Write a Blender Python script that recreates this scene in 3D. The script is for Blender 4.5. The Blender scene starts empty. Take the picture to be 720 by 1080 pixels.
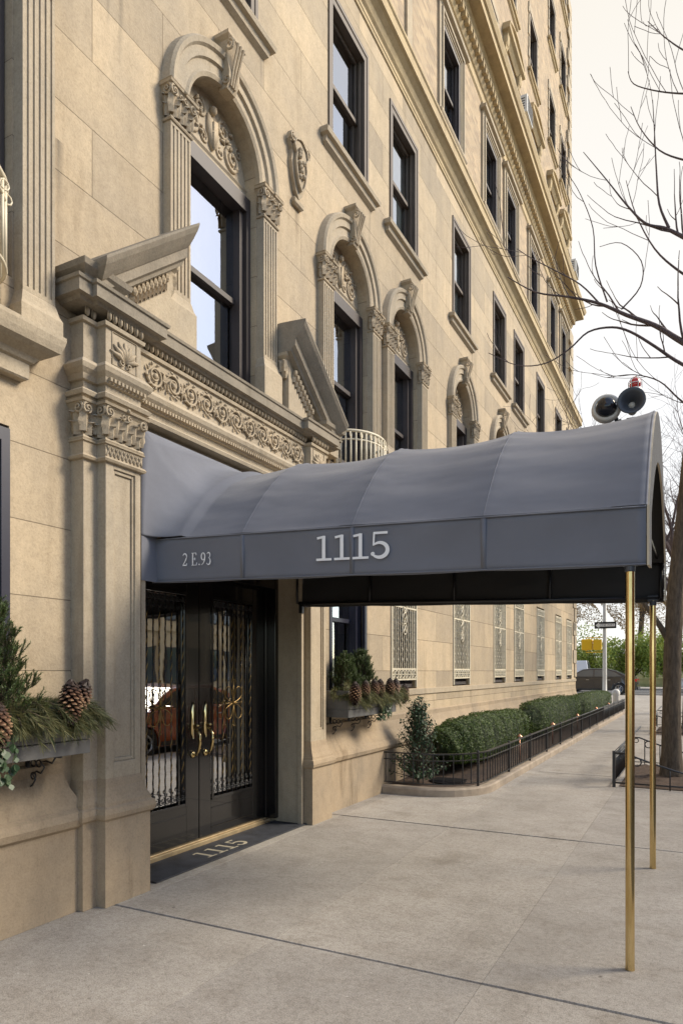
import bpy, math, random
from math import sin, cos, pi, radians, sqrt, atan2
from mathutils import Vector, Matrix
random.seed(7)
S = bpy.context.scene
COL = S.collection
R = random.random
U = random.uniform

# ------------------------------------------------------------------ materials
def mat(name):
    m = bpy.data.materials.new(name); m.use_nodes = True
    nt = m.node_tree
    b = nt.nodes['Principled BSDF']
    return m, nt, b
def N(nt, t, **k):
    n = nt.nodes.new(t)
    for a, v in k.items():
        if a.startswith('i_'):
            n.inputs[a[2:].replace('_', ' ')].default_value = v
        else: setattr(n, a, v)
    return n
def L(nt, a, b): nt.links.new(a, b)
def c4(c): return (c[0], c[1], c[2], 1)
def noise(nt, vec, scale, detail=4, rough=.6):
    n = N(nt, 'ShaderNodeTexNoise'); n.inputs['Scale'].default_value = scale
    n.inputs['Detail'].default_value = detail; n.inputs['Roughness'].default_value = rough
    if vec is not None: L(nt, vec, n.inputs['Vector'])
    return n
def ramp(nt, fac, stops):
    r = N(nt, 'ShaderNodeValToRGB'); cr = r.color_ramp
    while len(cr.elements) < len(stops): cr.elements.new(.5)
    for e, (p, c) in zip(cr.elements, stops): e.position = p; e.color = c4(c)
    L(nt, fac, r.inputs[0]); return r
def mix(nt, fac, a, b, mode='MIX'):
    m = N(nt, 'ShaderNodeMix', data_type='RGBA', blend_type=mode)
    for i, v in ((0, fac), (6, a), (7, b)):
        if isinstance(v, (int, float)): m.inputs[i].default_value = v
        elif isinstance(v, tuple): m.inputs[i].default_value = c4(v)
        else: L(nt, v, m.inputs[i])
    return m.outputs[2]
def bump(nt, b, h, strength=.3, dist=.01, prev=None):
    n = N(nt, 'ShaderNodeBump'); n.inputs['Strength'].default_value = strength
    n.inputs['Distance'].default_value = dist; L(nt, h, n.inputs['Height'])
    if prev: L(nt, prev.outputs[0], n.inputs['Normal'])
    L(nt, n.outputs[0], b.inputs['Normal']); return n
def posvec(nt, scale=(1, 1, 1), loc=(0, 0, 0)):
    g = N(nt, 'ShaderNodeNewGeometry'); m = N(nt, 'ShaderNodeMapping')
    m.inputs['Scale'].default_value = scale; m.inputs['Location'].default_value = loc
    L(nt, g.outputs['Position'], m.inputs['Vector']); return m.outputs[0]

def simple(name, col, rough=.6, metal=0, var=.0, vs=8, bmp=0, bs=60, spec=.5, coat=0):
    m, nt, b = mat(name)
    b.inputs['Roughness'].default_value = rough; b.inputs['Metallic'].default_value = metal
    b.inputs['Specular IOR Level'].default_value = spec
    b.inputs['Coat Weight'].default_value = coat
    if var:
        n = noise(nt, posvec(nt), vs, 5)
        r = ramp(nt, n.outputs[0], [(.3, tuple(x*(1-var) for x in col)), (.7, tuple(min(1, x*(1+var)) for x in col))])
        L(nt, r.outputs[0], b.inputs['Base Color'])
    else: b.inputs['Base Color'].default_value = c4(col)
    if bmp:
        n2 = noise(nt, posvec(nt), bs, 3); bump(nt, b, n2.outputs[0], bmp, .004)
    return m

def stone(name, base, grey, ashlar=False, carved=False, dirt=None):
    m, nt, b = mat(name)
    pv = posvec(nt)
    n1 = noise(nt, pv, 1.3, 6, .62); n2 = noise(nt, posvec(nt, (1, 1, .22)), 5, 5, .6); n3 = noise(nt, pv, 70, 3, .7)
    n4 = noise(nt, posvec(nt, (3, 3, .5), (3, 1, 7)), 1.1, 5, .65)
    r1 = ramp(nt, n1.outputs[0], [(.32, base), (.72, grey)])
    c = r1.outputs[0]
    if ashlar:
        g = N(nt, 'ShaderNodeNewGeometry'); sp = N(nt, 'ShaderNodeSeparateXYZ'); L(nt, g.outputs['Position'], sp.inputs[0])
        z = N(nt, 'ShaderNodeMath', operation='SUBTRACT'); L(nt, sp.outputs[2], z.inputs[0]); z.inputs[1].default_value = .172
        yy = N(nt, 'ShaderNodeMath', operation='SUBTRACT'); L(nt, sp.outputs[1], yy.inputs[0]); L(nt, sp.outputs[0], yy.inputs[1])
        cb = N(nt, 'ShaderNodeCombineXYZ'); L(nt, yy.outputs[0], cb.inputs[0]); L(nt, z.outputs[0], cb.inputs[1])
        bt = N(nt, 'ShaderNodeTexBrick'); L(nt, cb.outputs[0], bt.inputs['Vector'])
        bt.inputs['Scale'].default_value = 1; bt.inputs['Brick Width'].default_value = 1.43; bt.inputs['Row Height'].default_value = .477
        bt.inputs['Mortar Size'].default_value = .0035; bt.inputs['Mortar Smooth'].default_value = .35; bt.inputs['Bias'].default_value = 0
        bt.inputs['Color1'].default_value = (.80, .80, .81, 1); bt.inputs['Color2'].default_value = (1.12, 1.09, 1.04, 1); bt.inputs['Mortar'].default_value = (.55, .53, .5, 1)
        c = mix(nt, 1.0, c, bt.outputs['Color'], 'MULTIPLY')
    st = ramp(nt, n2.outputs[0], [(.35, (.86, .86, .86)), (.6, (1, 1, 1))])
    c = mix(nt, .75, c, st.outputs[0], 'MULTIPLY')
    st2 = ramp(nt, n4.outputs[0], [(.28, (.55, .52, .48)), (.42, (1, 1, 1))])
    c = mix(nt, dirt or (.55 if carved else .35), c, st2.outputs[0], 'MULTIPLY')
    sg = ramp(nt, n3.outputs[0], [(.32, (.70, .69, .68)), (.5, (.97, .97, .97)), (.7, (1.12, 1.11, 1.09))])
    n5 = noise(nt, pv, 14, 6, .75); s5 = ramp(nt, n5.outputs[0], [(.35, (.80, .79, .78)), (.55, (1, 1, 1))])
    c = mix(nt, .5, c, s5.outputs[0], 'MULTIPLY')
    c = mix(nt, .5, c, sg.outputs[0], 'MULTIPLY')
    if ashlar and name.startswith('ashlar'):
        def M2(op, a, b2, c2=None):
            q = N(nt, 'ShaderNodeMath', operation=op)
            for i_, v_ in enumerate((a, b2, c2)):
                if v_ is None: continue
                if isinstance(v_, (int, float)): q.inputs[i_].default_value = v_
                else: L(nt, v_, q.inputs[i_])
            return q.outputs[0]
        tot = None
        for (yc, wd, za, zb, st_) in ((3.60, .022, 6.25, 6.72, .85), (3.72, .03, 6.0, 6.72, .6), (3.17, .05, 4.5, 5.15, .7), (6.22, .03, 6.1, 6.5, .35), (5.55, .03, 7.2, 7.6, .4), (8.05, .04, 6.9, 7.6, .4), (9.95, .04, 6.8, 7.6, .4), (12.6, .05, 7.0, 7.6, .4), (9.85, .05, .95, 1.3, .6), (8.75, .05, .9, 1.3, .5), (12.5, .06, .9, 1.3, .5), (2.95, .1, .2, 1.2, .35)):
            dy = M2('SUBTRACT', sp.outputs[1], yc); dy = M2('MULTIPLY_ADD', n1.outputs[0], .05, dy); dy = M2('SUBTRACT', dy, .025)
            g_ = M2('MAXIMUM', M2('SUBTRACT', 1.0, M2('DIVIDE', M2('ABSOLUTE', dy, 0), wd)), 0)
            t_ = M2('DIVIDE', M2('SUBTRACT', sp.outputs[2], za), zb-za); up_ = M2('MINIMUM', M2('MAXIMUM', t_, 0), 1); cut = M2('LESS_THAN', t_, 1.0)
            m_ = M2('MULTIPLY', M2('MULTIPLY', M2('MULTIPLY', g_, up_), cut), st_)
            tot = m_ if tot is None else M2('MAXIMUM', tot, m_)
        c = mix(nt, tot, c, (.09, .08, .065))
    L(nt, c, b.inputs['Base Color']); b.inputs['Roughness'].default_value = .88; b.inputs['Specular IOR Level'].default_value = .25
    nb0 = bump(nt, b, n5.outputs[0], .35, .012); nb = bump(nt, b, n3.outputs[0], .5, .004, nb0)
    if ashlar:
        inv = N(nt, 'ShaderNodeMath', operation='SUBTRACT'); inv.inputs[0].default_value = 1; L(nt, bt.outputs['Fac'], inv.inputs[1])
        bump(nt, b, inv.outputs[0], .9, .008, nb)
    return m

M = {}
M['ashlar'] = stone('ashlar_limestone', (.52, .425, .295), (.42, .355, .265), ashlar=True, dirt=.45)
M['stone'] = stone('limestone_trim', (.485, .405, .29), (.38, .33, .255), dirt=.45)
M['carved'] = stone('carved_limestone', (.50, .405, .28), (.35, .30, .225), carved=True)
M['weathered'] = stone('weathered_limestone', (.33, .285, .22), (.21, .19, .155), carved=True)
M['plinth'] = stone('plinth_limestone', (.45, .35, .235), (.29, .24, .18), carved=True, dirt=.9)
M['gold_lit'] = stone('sunlit_gold_trim', (.54, .425, .25), (.42, .335, .215))  # upper trim stone with the golden sunlight on it mixed into the colour

def brickmat():
    m, nt, b = mat('tan_brick')
    g = N(nt, 'ShaderNodeNewGeometry'); sp = N(nt, 'ShaderNodeSeparateXYZ'); L(nt, g.outputs['Position'], sp.inputs[0])
    yy = N(nt, 'ShaderNodeMath', operation='SUBTRACT'); L(nt, sp.outputs[1], yy.inputs[0]); L(nt, sp.outputs[0], yy.inputs[1])
    cb = N(nt, 'ShaderNodeCombineXYZ'); L(nt, yy.outputs[0], cb.inputs[0]); L(nt, sp.outputs[2], cb.inputs[1])
    bt = N(nt, 'ShaderNodeTexBrick'); L(nt, cb.outputs[0], bt.inputs['Vector'])
    bt.inputs['Scale'].default_value = 1; bt.inputs['Brick Width'].default_value = .22; bt.inputs['Row Height'].default_value = .075
    bt.inputs['Mortar Size'].default_value = .006
    bt.inputs['Color1'].default_value = (.47, .36, .235, 1); bt.inputs['Color2'].default_value = (.31, .235, .165, 1); bt.inputs['Mortar'].default_value = (.44, .37, .27, 1)
    n = noise(nt, posvec(nt), 2.2, 5)
    r = ramp(nt, n.outputs[0], [(.35, (.8, .8, .8)), (.7, (1.15, 1.12, 1.05))])
    L(nt, mix(nt, .8, bt.outputs['Color'], r.outputs[0], 'MULTIPLY'), b.inputs['Base Color'])
    b.inputs['Roughness'].default_value = .9
    inv = N(nt, 'ShaderNodeMath', operation='SUBTRACT'); inv.inputs[0].default_value = 1; L(nt, bt.outputs['Fac'], inv.inputs[1])
    bump(nt, b, inv.outputs[0], .8, .008)
    return m
M['brick'] = brickmat()

def concrete():
    m, nt, b = mat('sidewalk_concrete')
    pv = posvec(nt)
    n1 = noise(nt, pv, .9, 7, .62); n2 = noise(nt, posvec(nt, (1, 1, 1), (5, 3, 0)), 4.5, 6, .65); n3 = noise(nt, pv, 140, 2, .7)
    c = ramp(nt, n1.outputs[0], [(.30, (.305, .283, .252)), (.70, (.42, .393, .355))]).outputs[0]
    gi = N(nt, 'ShaderNodeNewGeometry'); ri = ramp(nt, gi.outputs['Random Per Island'], [(0, (.86, .86, .87)), (1, (1.08, 1.07, 1.05))]).outputs[0]
    c = mix(nt, 1.0, c, ri, 'MULTIPLY')
    n9 = noise(nt, posvec(nt, (1, 1, 1), (9, 2, 0)), 1.9, 3, .5); s9 = ramp(nt, n9.outputs[0], [(.62, (1, 1, 1)), (.70, (.80, .78, .75))]).outputs[0]
    c = mix(nt, .8, c, s9, 'MULTIPLY')
    s = ramp(nt, n2.outputs[0], [(.34, (.82, .80, .78)), (.55, (1, 1, 1))]).outputs[0]
    c = mix(nt, .8, c, s, 'MULTIPLY')
    g = ramp(nt, n3.outputs[0], [(.36, (.68, .67, .66)), (.5, (1, 1, 1)), (.66, (1.15, 1.14, 1.12))]).outputs[0]
    n6 = noise(nt, pv, 28, 5, .8); g6 = ramp(nt, n6.outputs[0], [(.36, (.72, .70, .68)), (.52, (1, 1, 1)), (.7, (1.1, 1.1, 1.08))]).outputs[0]
    c = mix(nt, .8, c, g6, 'MULTIPLY')
    c = mix(nt, .9, c, g, 'MULTIPLY')
    v = N(nt, 'ShaderNodeTexVoronoi'); v.inputs['Scale'].default_value = 2.6; L(nt, pv, v.inputs['Vector'])
    sp = ramp(nt, v.outputs['Distance'], [(.022, (.35, .33, .31)), (.034, (1, 1, 1))]).outputs[0]
    c = mix(nt, .8, c, sp, 'MULTIPLY')
    v2 = N(nt, 'ShaderNodeTexVoronoi'); v2.inputs['Scale'].default_value = 7; L(nt, posvec(nt, (1, 1, 1), (1.3, 4.4, 0)), v2.inputs['Vector'])
    sp2 = ramp(nt, v2.outputs['Distance'], [(.03, (.55, .53, .5)), (.05, (0, 0, 0))]).outputs[0]
    c = mix(nt, .35, c, sp2, 'ADD')
    ct = noise(nt, pv, 1.7, 8, .7)
    vc = N(nt, 'ShaderNodeTexVoronoi', feature='DISTANCE_TO_EDGE'); vc.inputs['Scale'].default_value = .34
    mv = N(nt, 'ShaderNodeVectorMath', operation='ADD'); L(nt, pv, mv.inputs[0])
    sc = N(nt, 'ShaderNodeVectorMath', operation='SCALE'); L(nt, ct.outputs['Color'], sc.inputs[0]); sc.inputs['Scale'].default_value = .8
    L(nt, sc.outputs[0], mv.inputs[1]); L(nt, mv.outputs[0], vc.inputs['Vector'])
    ck = ramp(nt, vc.outputs['Distance'], [(.0009, (.72, .7, .68)), (.0018, (1, 1, 1))]).outputs[0]
    c = mix(nt, .5, c, ck, 'MULTIPLY')
    L(nt, c, b.inputs['Base Color']); b.inputs['Roughness'].default_value = .82
    bb = bump(nt, b, n6.outputs[0], .3, .01); bump(nt, b, n3.outputs[0], .5, .003, bb)
    return m
M['concrete'] = concrete()
M['joint'] = simple('joint_dirt', (.07, .06, .05), .95, var=.3, vs=20)
M['kerb'] = simple('kerb_stone', (.33, .27, .205), .85, var=.25, vs=5, bmp=.3, bs=80)
M['asphalt'] = simple('asphalt', (.055, .055, .056), .9, var=.2, vs=3, bmp=.4, bs=90)
M['paint'] = simple('road_paint', (.75, .75, .72), .7, var=.1)
M['soil'] = simple('soil_mulch', (.07, .045, .03), .95, var=.5, vs=30, bmp=1, bs=60)
M['earth'] = simple('earth', (.16, .15, .08), .95, var=.3, vs=.4)
M['frame'] = simple('dark_window_paint', (.044, .034, .032), .55, var=.15, vs=5)
M['frame2'] = simple('bronze_sash_paint', (.085, .062, .044), .62, var=.15, vs=5)
M['navy'] = simple('navy_window_paint', (.022, .024, .04), .4, var=.1)
M['iron'] = simple('black_iron', (.014, .014, .016), .35, spec=.6, bmp=.2, bs=50)
M['cream'] = simple('cream_painted_iron', (.62, .56, .42), .5, var=.12, vs=10)
M['doorpaint'] = simple('black_door_enamel', (.008, .0075, .008), .18, coat=.5)
M['planter'] = simple('grey_painted_wood', (.125, .125, .125), .55, var=.18, vs=7, bmp=.15, bs=40)
M['copper'] = simple('copper_cap', (.5, .25, .16), .35, 1, var=.2, vs=20)
M['blind'] = simple('venetian_blind', (.32, .30, .24), .7)
M['shade'] = simple('roller_shade', (.72, .70, .62), .8)
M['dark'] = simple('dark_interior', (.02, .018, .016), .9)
M['wood'] = simple('lobby_wood', (.20, .075, .03), .35, var=.3, vs=4)
M['marble'] = simple('lobby_floor', (.3, .27, .22), .2, var=.2, vs=3)
M['white_metal'] = simple('white_metal', (.72, .72, .70), .35, var=.05)
M['polepaint'] = simple('galvanised_pole', (.55, .54, .50), .5, var=.08)
M['yellow'] = simple('traffic_yellow', (.80, .50, .01), .45)
M['blacksign'] = simple('black_sign_face', (.015, .015, .015), .5)
M['white'] = simple('white_paint', (.8, .8, .78), .5)
M['letter'] = simple('white_letter_vinyl', (.85, .86, .88), .6)
M['letter2'] = simple('worn_mat_letter', (.42, .38, .28), .8, var=.2, vs=20)
M['threshold'] = simple('brass_threshold', (.46, .36, .22), .45, .6, var=.2, vs=10)
M['rubber'] = simple('rubber_mat', (.03, .033, .042), .7, var=.5, vs=7, bmp=.6, bs=120)
M['tyre'] = simple('tyre_rubber', (.02, .02, .02), .8)
M['rim'] = simple('alloy_rim', (.5, .5, .5), .3, .9)
M['bumper'] = simple('dark_trim', (.03, .03, .03), .6)
M['redlens'] = simple('red_lens', (.5, .01, .01), .15, coat=.6)
M['clearlens'] = simple('clear_lens', (.7, .7, .7), .1, coat=.6)
M['amber'] = simple('amber_lens', (.6, .2, .02), .2)
M['horn'] = simple('grey_horn_plastic', (.05, .055, .065), .45)
M['hornwhite'] = simple('off_white_plastic', (.55, .52, .46), .45)
M['acwhite'] = simple('air_conditioner_white', (.62, .63, .62), .5)
M['cargrey'] = simple('dark_grey_car_paint', (.03, .029, .031), .2, coat=1)
M['carwhite'] = simple('white_car_paint', (.75, .75, .76), .25, coat=1)
M['carred'] = simple('orange_red_car_paint', (.34, .075, .018), .25, coat=1)
M['carsilver'] = simple('silver_car_paint', (.45, .45, .46), .25, .4, coat=1)
M['domeglass'] = simple('smoked_dome', (.012, .012, .015), .12)
M['carglass'] = simple('car_glass', (.16, .18, .2), .06, .6)
M['streetstone'] = simple('pale_stone_across', (.66, .52, .33), .85, var=.1, vs=2)
M['brickred'] = simple('red_brick_across', (.25, .10, .06), .9, var=.2, vs=6)

def brass():
    m, nt, b = mat('polished_brass')
    b.inputs['Metallic'].default_value = 1
    n = noise(nt, posvec(nt, (6, 6, 1.2)), 3, 5)
    r = ramp(nt, n.outputs[0], [(.3, (.52, .37, .15)), (.7, (.78, .62, .33))]); L(nt, r.outputs[0], b.inputs['Base Color'])
    r2 = ramp(nt, n.outputs[0], [(.3, (.22, .22, .22)), (.7, (.07, .07, .07))]); L(nt, r2.outputs[0], b.inputs['Roughness'])
    return m
M['brass'] = brass()

def fabric(name, col):
    m, nt, b = mat(name)
    pv = posvec(nt)
    n1 = noise(nt, posvec(nt, (1.1, 1, 1)), 1.6, 5); n2 = noise(nt, posvec(nt, (.8, 1.6, 2.2), (1, 2, 3)), 1.3, 3, .45); n3 = noise(nt, pv, 320, 2)
    r = ramp(nt, n1.outputs[0], [(.3, tuple(x*.90 for x in col)), (.72, tuple(x*1.08 for x in col))])
    L(nt, r.outputs[0], b.inputs['Base Color']); b.inputs['Roughness'].default_value = .8
    b.inputs['Specular IOR Level'].default_value = .3; b.inputs['Sheen Weight'].default_value = .15; b.inputs['Sheen Roughness'].default_value = .4
    a = bump(nt, b, n2.outputs[0], .35, .06); bump(nt, b, n3.outputs[0], .45, .002, a)
    return m
M['oldbrass'] = simple('tarnished_brass', (.30, .20, .075), .35, .9, var=.4, vs=30)
M['fabric'] = fabric('grey_canvas', (.160, .168, .196))
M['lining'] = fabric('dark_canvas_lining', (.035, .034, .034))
M['facia'] = fabric('pale_canvas_binding', (.52, .45, .34))

def glassmat(name, refl, tint=(.8, .85, .85), rough=.015):
    m, nt, b = mat(name)
    nt.nodes.remove(b); out = nt.nodes['Material Output']
    gl = N(nt, 'ShaderNodeBsdfGlossy'); gl.inputs['Roughness'].default_value = rough; gl.inputs['Color'].default_value = (.95, .97, 1, 1)
    tr = N(nt, 'ShaderNodeBsdfTransparent'); tr.inputs['Color'].default_value = c4(tint)
    fr = N(nt, 'ShaderNodeFresnel'); fr.inputs['IOR'].default_value = 1.6
    ad = N(nt, 'ShaderNodeMath', operation='ADD'); ad.use_clamp = True; L(nt, fr.outputs[0], ad.inputs[0]); ad.inputs[1].default_value = refl
    mx = N(nt, 'ShaderNodeMixShader'); L(nt, ad.outputs[0], mx.inputs[0]); L(nt, tr.outputs[0], mx.inputs[1]); L(nt, gl.outputs[0], mx.inputs[2])
    n = noise(nt, posvec(nt), 1.8, 2); bp = N(nt, 'ShaderNodeBump'); bp.inputs['Strength'].default_value = .12; bp.inputs['Distance'].default_value = .01
    L(nt, n.outputs[0], bp.inputs['Height']); L(nt, bp.outputs[0], gl.inputs['Normal'])
    L(nt, mx.outputs[0], out.inputs[0]); return m
M['glass'] = glassmat('window_glass', .36)
M['doorglass'] = glassmat('door_glass', .48, (.6, .55, .45))

def leafmat(name, a, b_, rough=.5, trans=.25, spec=.4):
    m, nt, b = mat(name)
    oi = N(nt, 'ShaderNodeNewGeometry')
    r = ramp(nt, oi.outputs['Random Per Island'], [(0, a), (1, b_)])
    L(nt, r.outputs[0], b.inputs['Base Color']); b.inputs['Roughness'].default_value = rough
    b.inputs['Specular IOR Level'].default_value = spec
    if trans:
        out = nt.nodes['Material Output']; t = N(nt, 'ShaderNodeBsdfTranslucent'); L(nt, r.outputs[0], t.inputs[0])
        mx = N(nt, 'ShaderNodeMixShader'); mx.inputs[0].default_value = trans
        L(nt, b.outputs[0], mx.inputs[1]); L(nt, t.outputs[0], mx.inputs[2]); L(nt, mx.outputs[0], out.inputs[0])
    return m
M['yew'] = leafmat('yew_leaves', (.022, .05, .012), (.13, .185, .045))
M['holly'] = leafmat('holly_leaves', (.012, .035, .018), (.055, .10, .045), .5, .1, .35)
M['spruce'] = leafmat('spruce_needles', (.035, .07, .02), (.12, .17, .05))
M['pinegreen'] = leafmat('pine_needles', (.06, .085, .035), (.27, .25, .12))
M['ivy'] = leafmat('ivy_leaves', (.02, .05, .02), (.12, .18, .10), .4)
M['parkgreen'] = leafmat('park_shrub_leaves', (.12, .19, .03), (.38, .42, .08))
M['parkbrown'] = leafmat('dry_leaves', (.22, .13, .06), (.40, .28, .15))
M['grass'] = leafmat('park_grass', (.16, .18, .05), (.33, .31, .12))
def conemat():
    m, nt, b = mat('pine_cone_scale')
    tc = N(nt, 'ShaderNodeTexCoord'); sp = N(nt, 'ShaderNodeSeparateXYZ'); L(nt, tc.outputs['Object'], sp.inputs[0])
    cb = N(nt, 'ShaderNodeCombineXYZ'); L(nt, sp.outputs[0], cb.inputs[0]); L(nt, sp.outputs[1], cb.inputs[1])
    ln = N(nt, 'ShaderNodeVectorMath', operation='LENGTH'); L(nt, cb.outputs[0], ln.inputs[0])
    r = ramp(nt, ln.outputs['Value'], [(.034, (.022, .010, .006)), (.048, (.11, .048, .024)), (.057, (.36, .23, .13))])
    L(nt, r.outputs[0], b.inputs['Base Color']); b.inputs['Roughness'].default_value = .6; return m
M['conelight'] = conemat()
def barkmat(name, a, b_):
    m, nt, b = mat(name)
    n = noise(nt, posvec(nt, (6, 6, 1.3)), 5, 6, .7)
    r = ramp(nt, n.outputs[0], [(.3, a), (.7, b_)]); L(nt, r.outputs[0], b.inputs['Base Color']); b.inputs['Roughness'].default_value = .95
    bump(nt, b, n.outputs[0], .9, .03); return m
M['bark'] = barkmat('street_tree_bark', (.05, .038, .026), (.17, .13, .09))
M['bark2'] = barkmat('twig_bark', (.075, .058, .062), (.15, .115, .11))

# ------------------------------------------------------------------ mesh builder
class MB:
    def __init__(s): s.v = []; s.f = []; s.m = []; s.cur = 0
    def add(s, vs, fs):
        o = len(s.v); s.v += [tuple(v) for v in vs]; s.f += [tuple(i+o for i in f) for f in fs]; s.m += [s.cur]*len(fs)
    def box(s, x0, x1, y0, y1, z0, z1):
        s.add([(x0,y0,z0),(x1,y0,z0),(x1,y1,z0),(x0,y1,z0),(x0,y0,z1),(x1,y0,z1),(x1,y1,z1),(x0,y1,z1)],
              [(0,3,2,1),(4,5,6,7),(0,1,5,4),(1,2,6,5),(2,3,7,6),(3,0,4,7)])
    def obox(s, c, ax, ay, az):   # oriented box: centre, three half-vectors
        c = Vector(c); ax = Vector(ax); ay = Vector(ay); az = Vector(az)
        vs = [c+i*ax+j*ay+k*az for k in (-1,1) for (i,j) in ((-1,-1),(1,-1),(1,1),(-1,1))]
        s.add(vs, [(0,3,2,1),(4,5,6,7),(0,1,5,4),(1,2,6,5),(2,3,7,6),(3,0,4,7)])
    def tube(s, pts, rad, n=6, cap=True, closed=False):
        pts = [Vector(p) for p in pts]; k = len(pts)
        if not isinstance(rad, (list, tuple)): rad = [rad]*k
        o = len(s.v); prev = None
        for i, p in enumerate(pts):
            if closed: t = pts[(i+1) % k]-pts[i-1]
            else: t = pts[min(i+1, k-1)]-pts[max(i-1, 0)]
            if t.length < 1e-9: t = Vector((0,0,1))
            t.normalize()
            if prev is None:
                a = Vector((0,0,1)) if abs(t.z) < .9 else Vector((1,0,0))
                u = t.cross(a).normalized()
            else:
                u = prev-t*prev.dot(t)
                u = u.normalized() if u.length > 1e-6 else t.cross(Vector((0,0,1))).normalized()
            prev = u; w = t.cross(u)
            for j in range(n):
                an = 2*pi*j/n
                q = p+(u*cos(an)+w*sin(an))*rad[i]; s.v.append(tuple(q))
        m = k if closed else k-1
        for i in range(m):
            for j in range(n):
                a = o+i*n+j; b = o+i*n+(j+1) % n; c = o+((i+1) % k)*n+(j+1) % n; d = o+((i+1) % k)*n+j
                s.f.append((a,b,c,d)); s.m.append(s.cur)
        if cap and not closed:
            s.f.append(tuple(o+j for j in range(n))[::-1]); s.m.append(s.cur)
            s.f.append(tuple(o+(k-1)*n+j for j in range(n))); s.m.append(s.cur)
    def lathe(s, prof, c=(0,0,0), n=20, axis=None):   # prof list (r,h)
        M3 = Matrix.Identity(3)
        if axis is not None: M3 = Vector((0,0,1)).rotation_difference(Vector(axis)).to_matrix()
        o = len(s.v); c = Vector(c)
        for r, h in prof:
            for j in range(n):
                a = 2*pi*j/n; s.v.append(tuple(c+M3 @ Vector((r*cos(a), r*sin(a), h))))
        for i in range(len(prof)-1):
            for j in range(n):
                s.f.append((o+i*n+j, o+i*n+(j+1) % n, o+(i+1)*n+(j+1) % n, o+(i+1)*n+j)); s.m.append(s.cur)
        s.f.append(tuple(o+j for j in range(n))[::-1]); s.m.append(s.cur)
        s.f.append(tuple(o+(len(prof)-1)*n+j for j in range(n))); s.m.append(s.cur)
    def mould(s, x0, dp, y0, y1, prof, xb=None):
        # moulding with mitred returns round a block projecting dp from wall x0; prof [(out,z)] from bottom up
        o = len(s.v); k = len(prof)
        for q, z in prof:
            x = x0+dp+q
            s.v += [(x0 if xb is None else xb, y0-q, z), (x, y0-q, z), (x, y1+q, z), (x0 if xb is None else xb, y1+q, z)]
        for i in range(k-1):
            for j in range(3):
                a = o+4*i+j; s.f.append((a, a+1, a+5, a+4)); s.m.append(s.cur)
            a = o+4*i; s.f.append((a+3, a, a+4, a+7)); s.m.append(s.cur)
        s.f.append((o, o+3, o+2, o+1)); s.m.append(s.cur)
        a = o+4*(k-1); s.f.append((a, a+1, a+2, a+3)); s.m.append(s.cur)
    def prism(s, poly, x0, x1):   # poly in (y,z), extruded over x
        n = len(poly)
        s.add([(x0, y, z) for y, z in poly]+[(x1, y, z) for y, z in poly],
              [tuple(range(n))[::-1], tuple(range(n, 2*n))]+[(i, (i+1) % n, (i+1) % n+n, i+n) for i in range(n)])
    def ball(s, c, r, n=8, k=5, sc=(1,1,1)):
        o = len(s.v); c = Vector(c)
        for i in range(1, k):
            th = pi*i/k
            for j in range(n):
                a = 2*pi*j/n; s.v.append((c.x+r*sc[0]*sin(th)*cos(a), c.y+r*sc[1]*sin(th)*sin(a), c.z+r*sc[2]*cos(th)))
        t = len(s.v); s.v += [(c.x, c.y, c.z+r*sc[2]), (c.x, c.y, c.z-r*sc[2])]
        for i in range(k-2):
            for j in range(n):
                s.f.append((o+i*n+j, o+(i+1)*n+j, o+(i+1)*n+(j+1) % n, o+i*n+(j+1) % n)); s.m.append(s.cur)
        for j in range(n):
            s.f.append((t, o+j, o+(j+1) % n)); s.m.append(s.cur)
            s.f.append((t+1, o+(k-2)*n+(j+1) % n, o+(k-2)*n+j)); s.m.append(s.cur)
    def build(s, name, mats, parent=None, smooth=False, bevel=0, loc=None):
        me = bpy.data.meshes.new(name); me.from_pydata(s.v, [], s.f)
        if not isinstance(mats, (list, tuple)): mats = [mats]
        for m_ in mats: me.materials.append(M[m_] if isinstance(m_, str) else m_)
        if len(mats) > 1: me.polygons.foreach_set('material_index', s.m)
        if smooth: me.polygons.foreach_set('use_smooth', [True]*len(s.f))
        me.update()
        o = bpy.data.objects.new(name, me); COL.objects.link(o)
        if parent: o.parent = parent
        if loc: o.location = loc
        if smooth == 'auto':
            pass
        if bevel:
            b = o.modifiers.new('bevel', 'BEVEL'); b.width = bevel; b.segments = 2; b.limit_method = 'ANGLE'; b.angle_limit = radians(35)
        return o
def tag(o, label=None, cat=None, group=None, kind=None):
    if label: o['label'] = label
    if cat: o['category'] = cat
    if group: o['group'] = group
    if kind: o['kind'] = kind
    return o
def empty(name, loc=(0,0,0), rz=0, parent=None):
    o = bpy.data.objects.new(name, None); COL.objects.link(o); o.location = loc; o.rotation_euler = (0,0,rz)
    o.empty_display_size = .1
    if parent: o.parent = parent
    return o
def copy_tree(o, parent=None):
    c = o.copy(); COL.objects.link(c)
    if parent: c.parent = parent
    for ch in list(o.children): copy_tree(ch, c)
    return c

# ------------------------------------------------------------------ camera
H = 1.6; XC = 2.287*H
cam = bpy.data.cameras.new('camera'); co = bpy.data.objects.new('camera', cam); COL.objects.link(co)
cam.sensor_fit = 'HORIZONTAL'; cam.sensor_width = 36; cam.lens = 36; cam.shift_y = (708-540)/720
cam.clip_end = 3000; cam.clip_start = .05
co.location = (XC, 0, H); co.rotation_euler = (pi/2, 0, atan2(.462, .887))
S.camera = co

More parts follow.
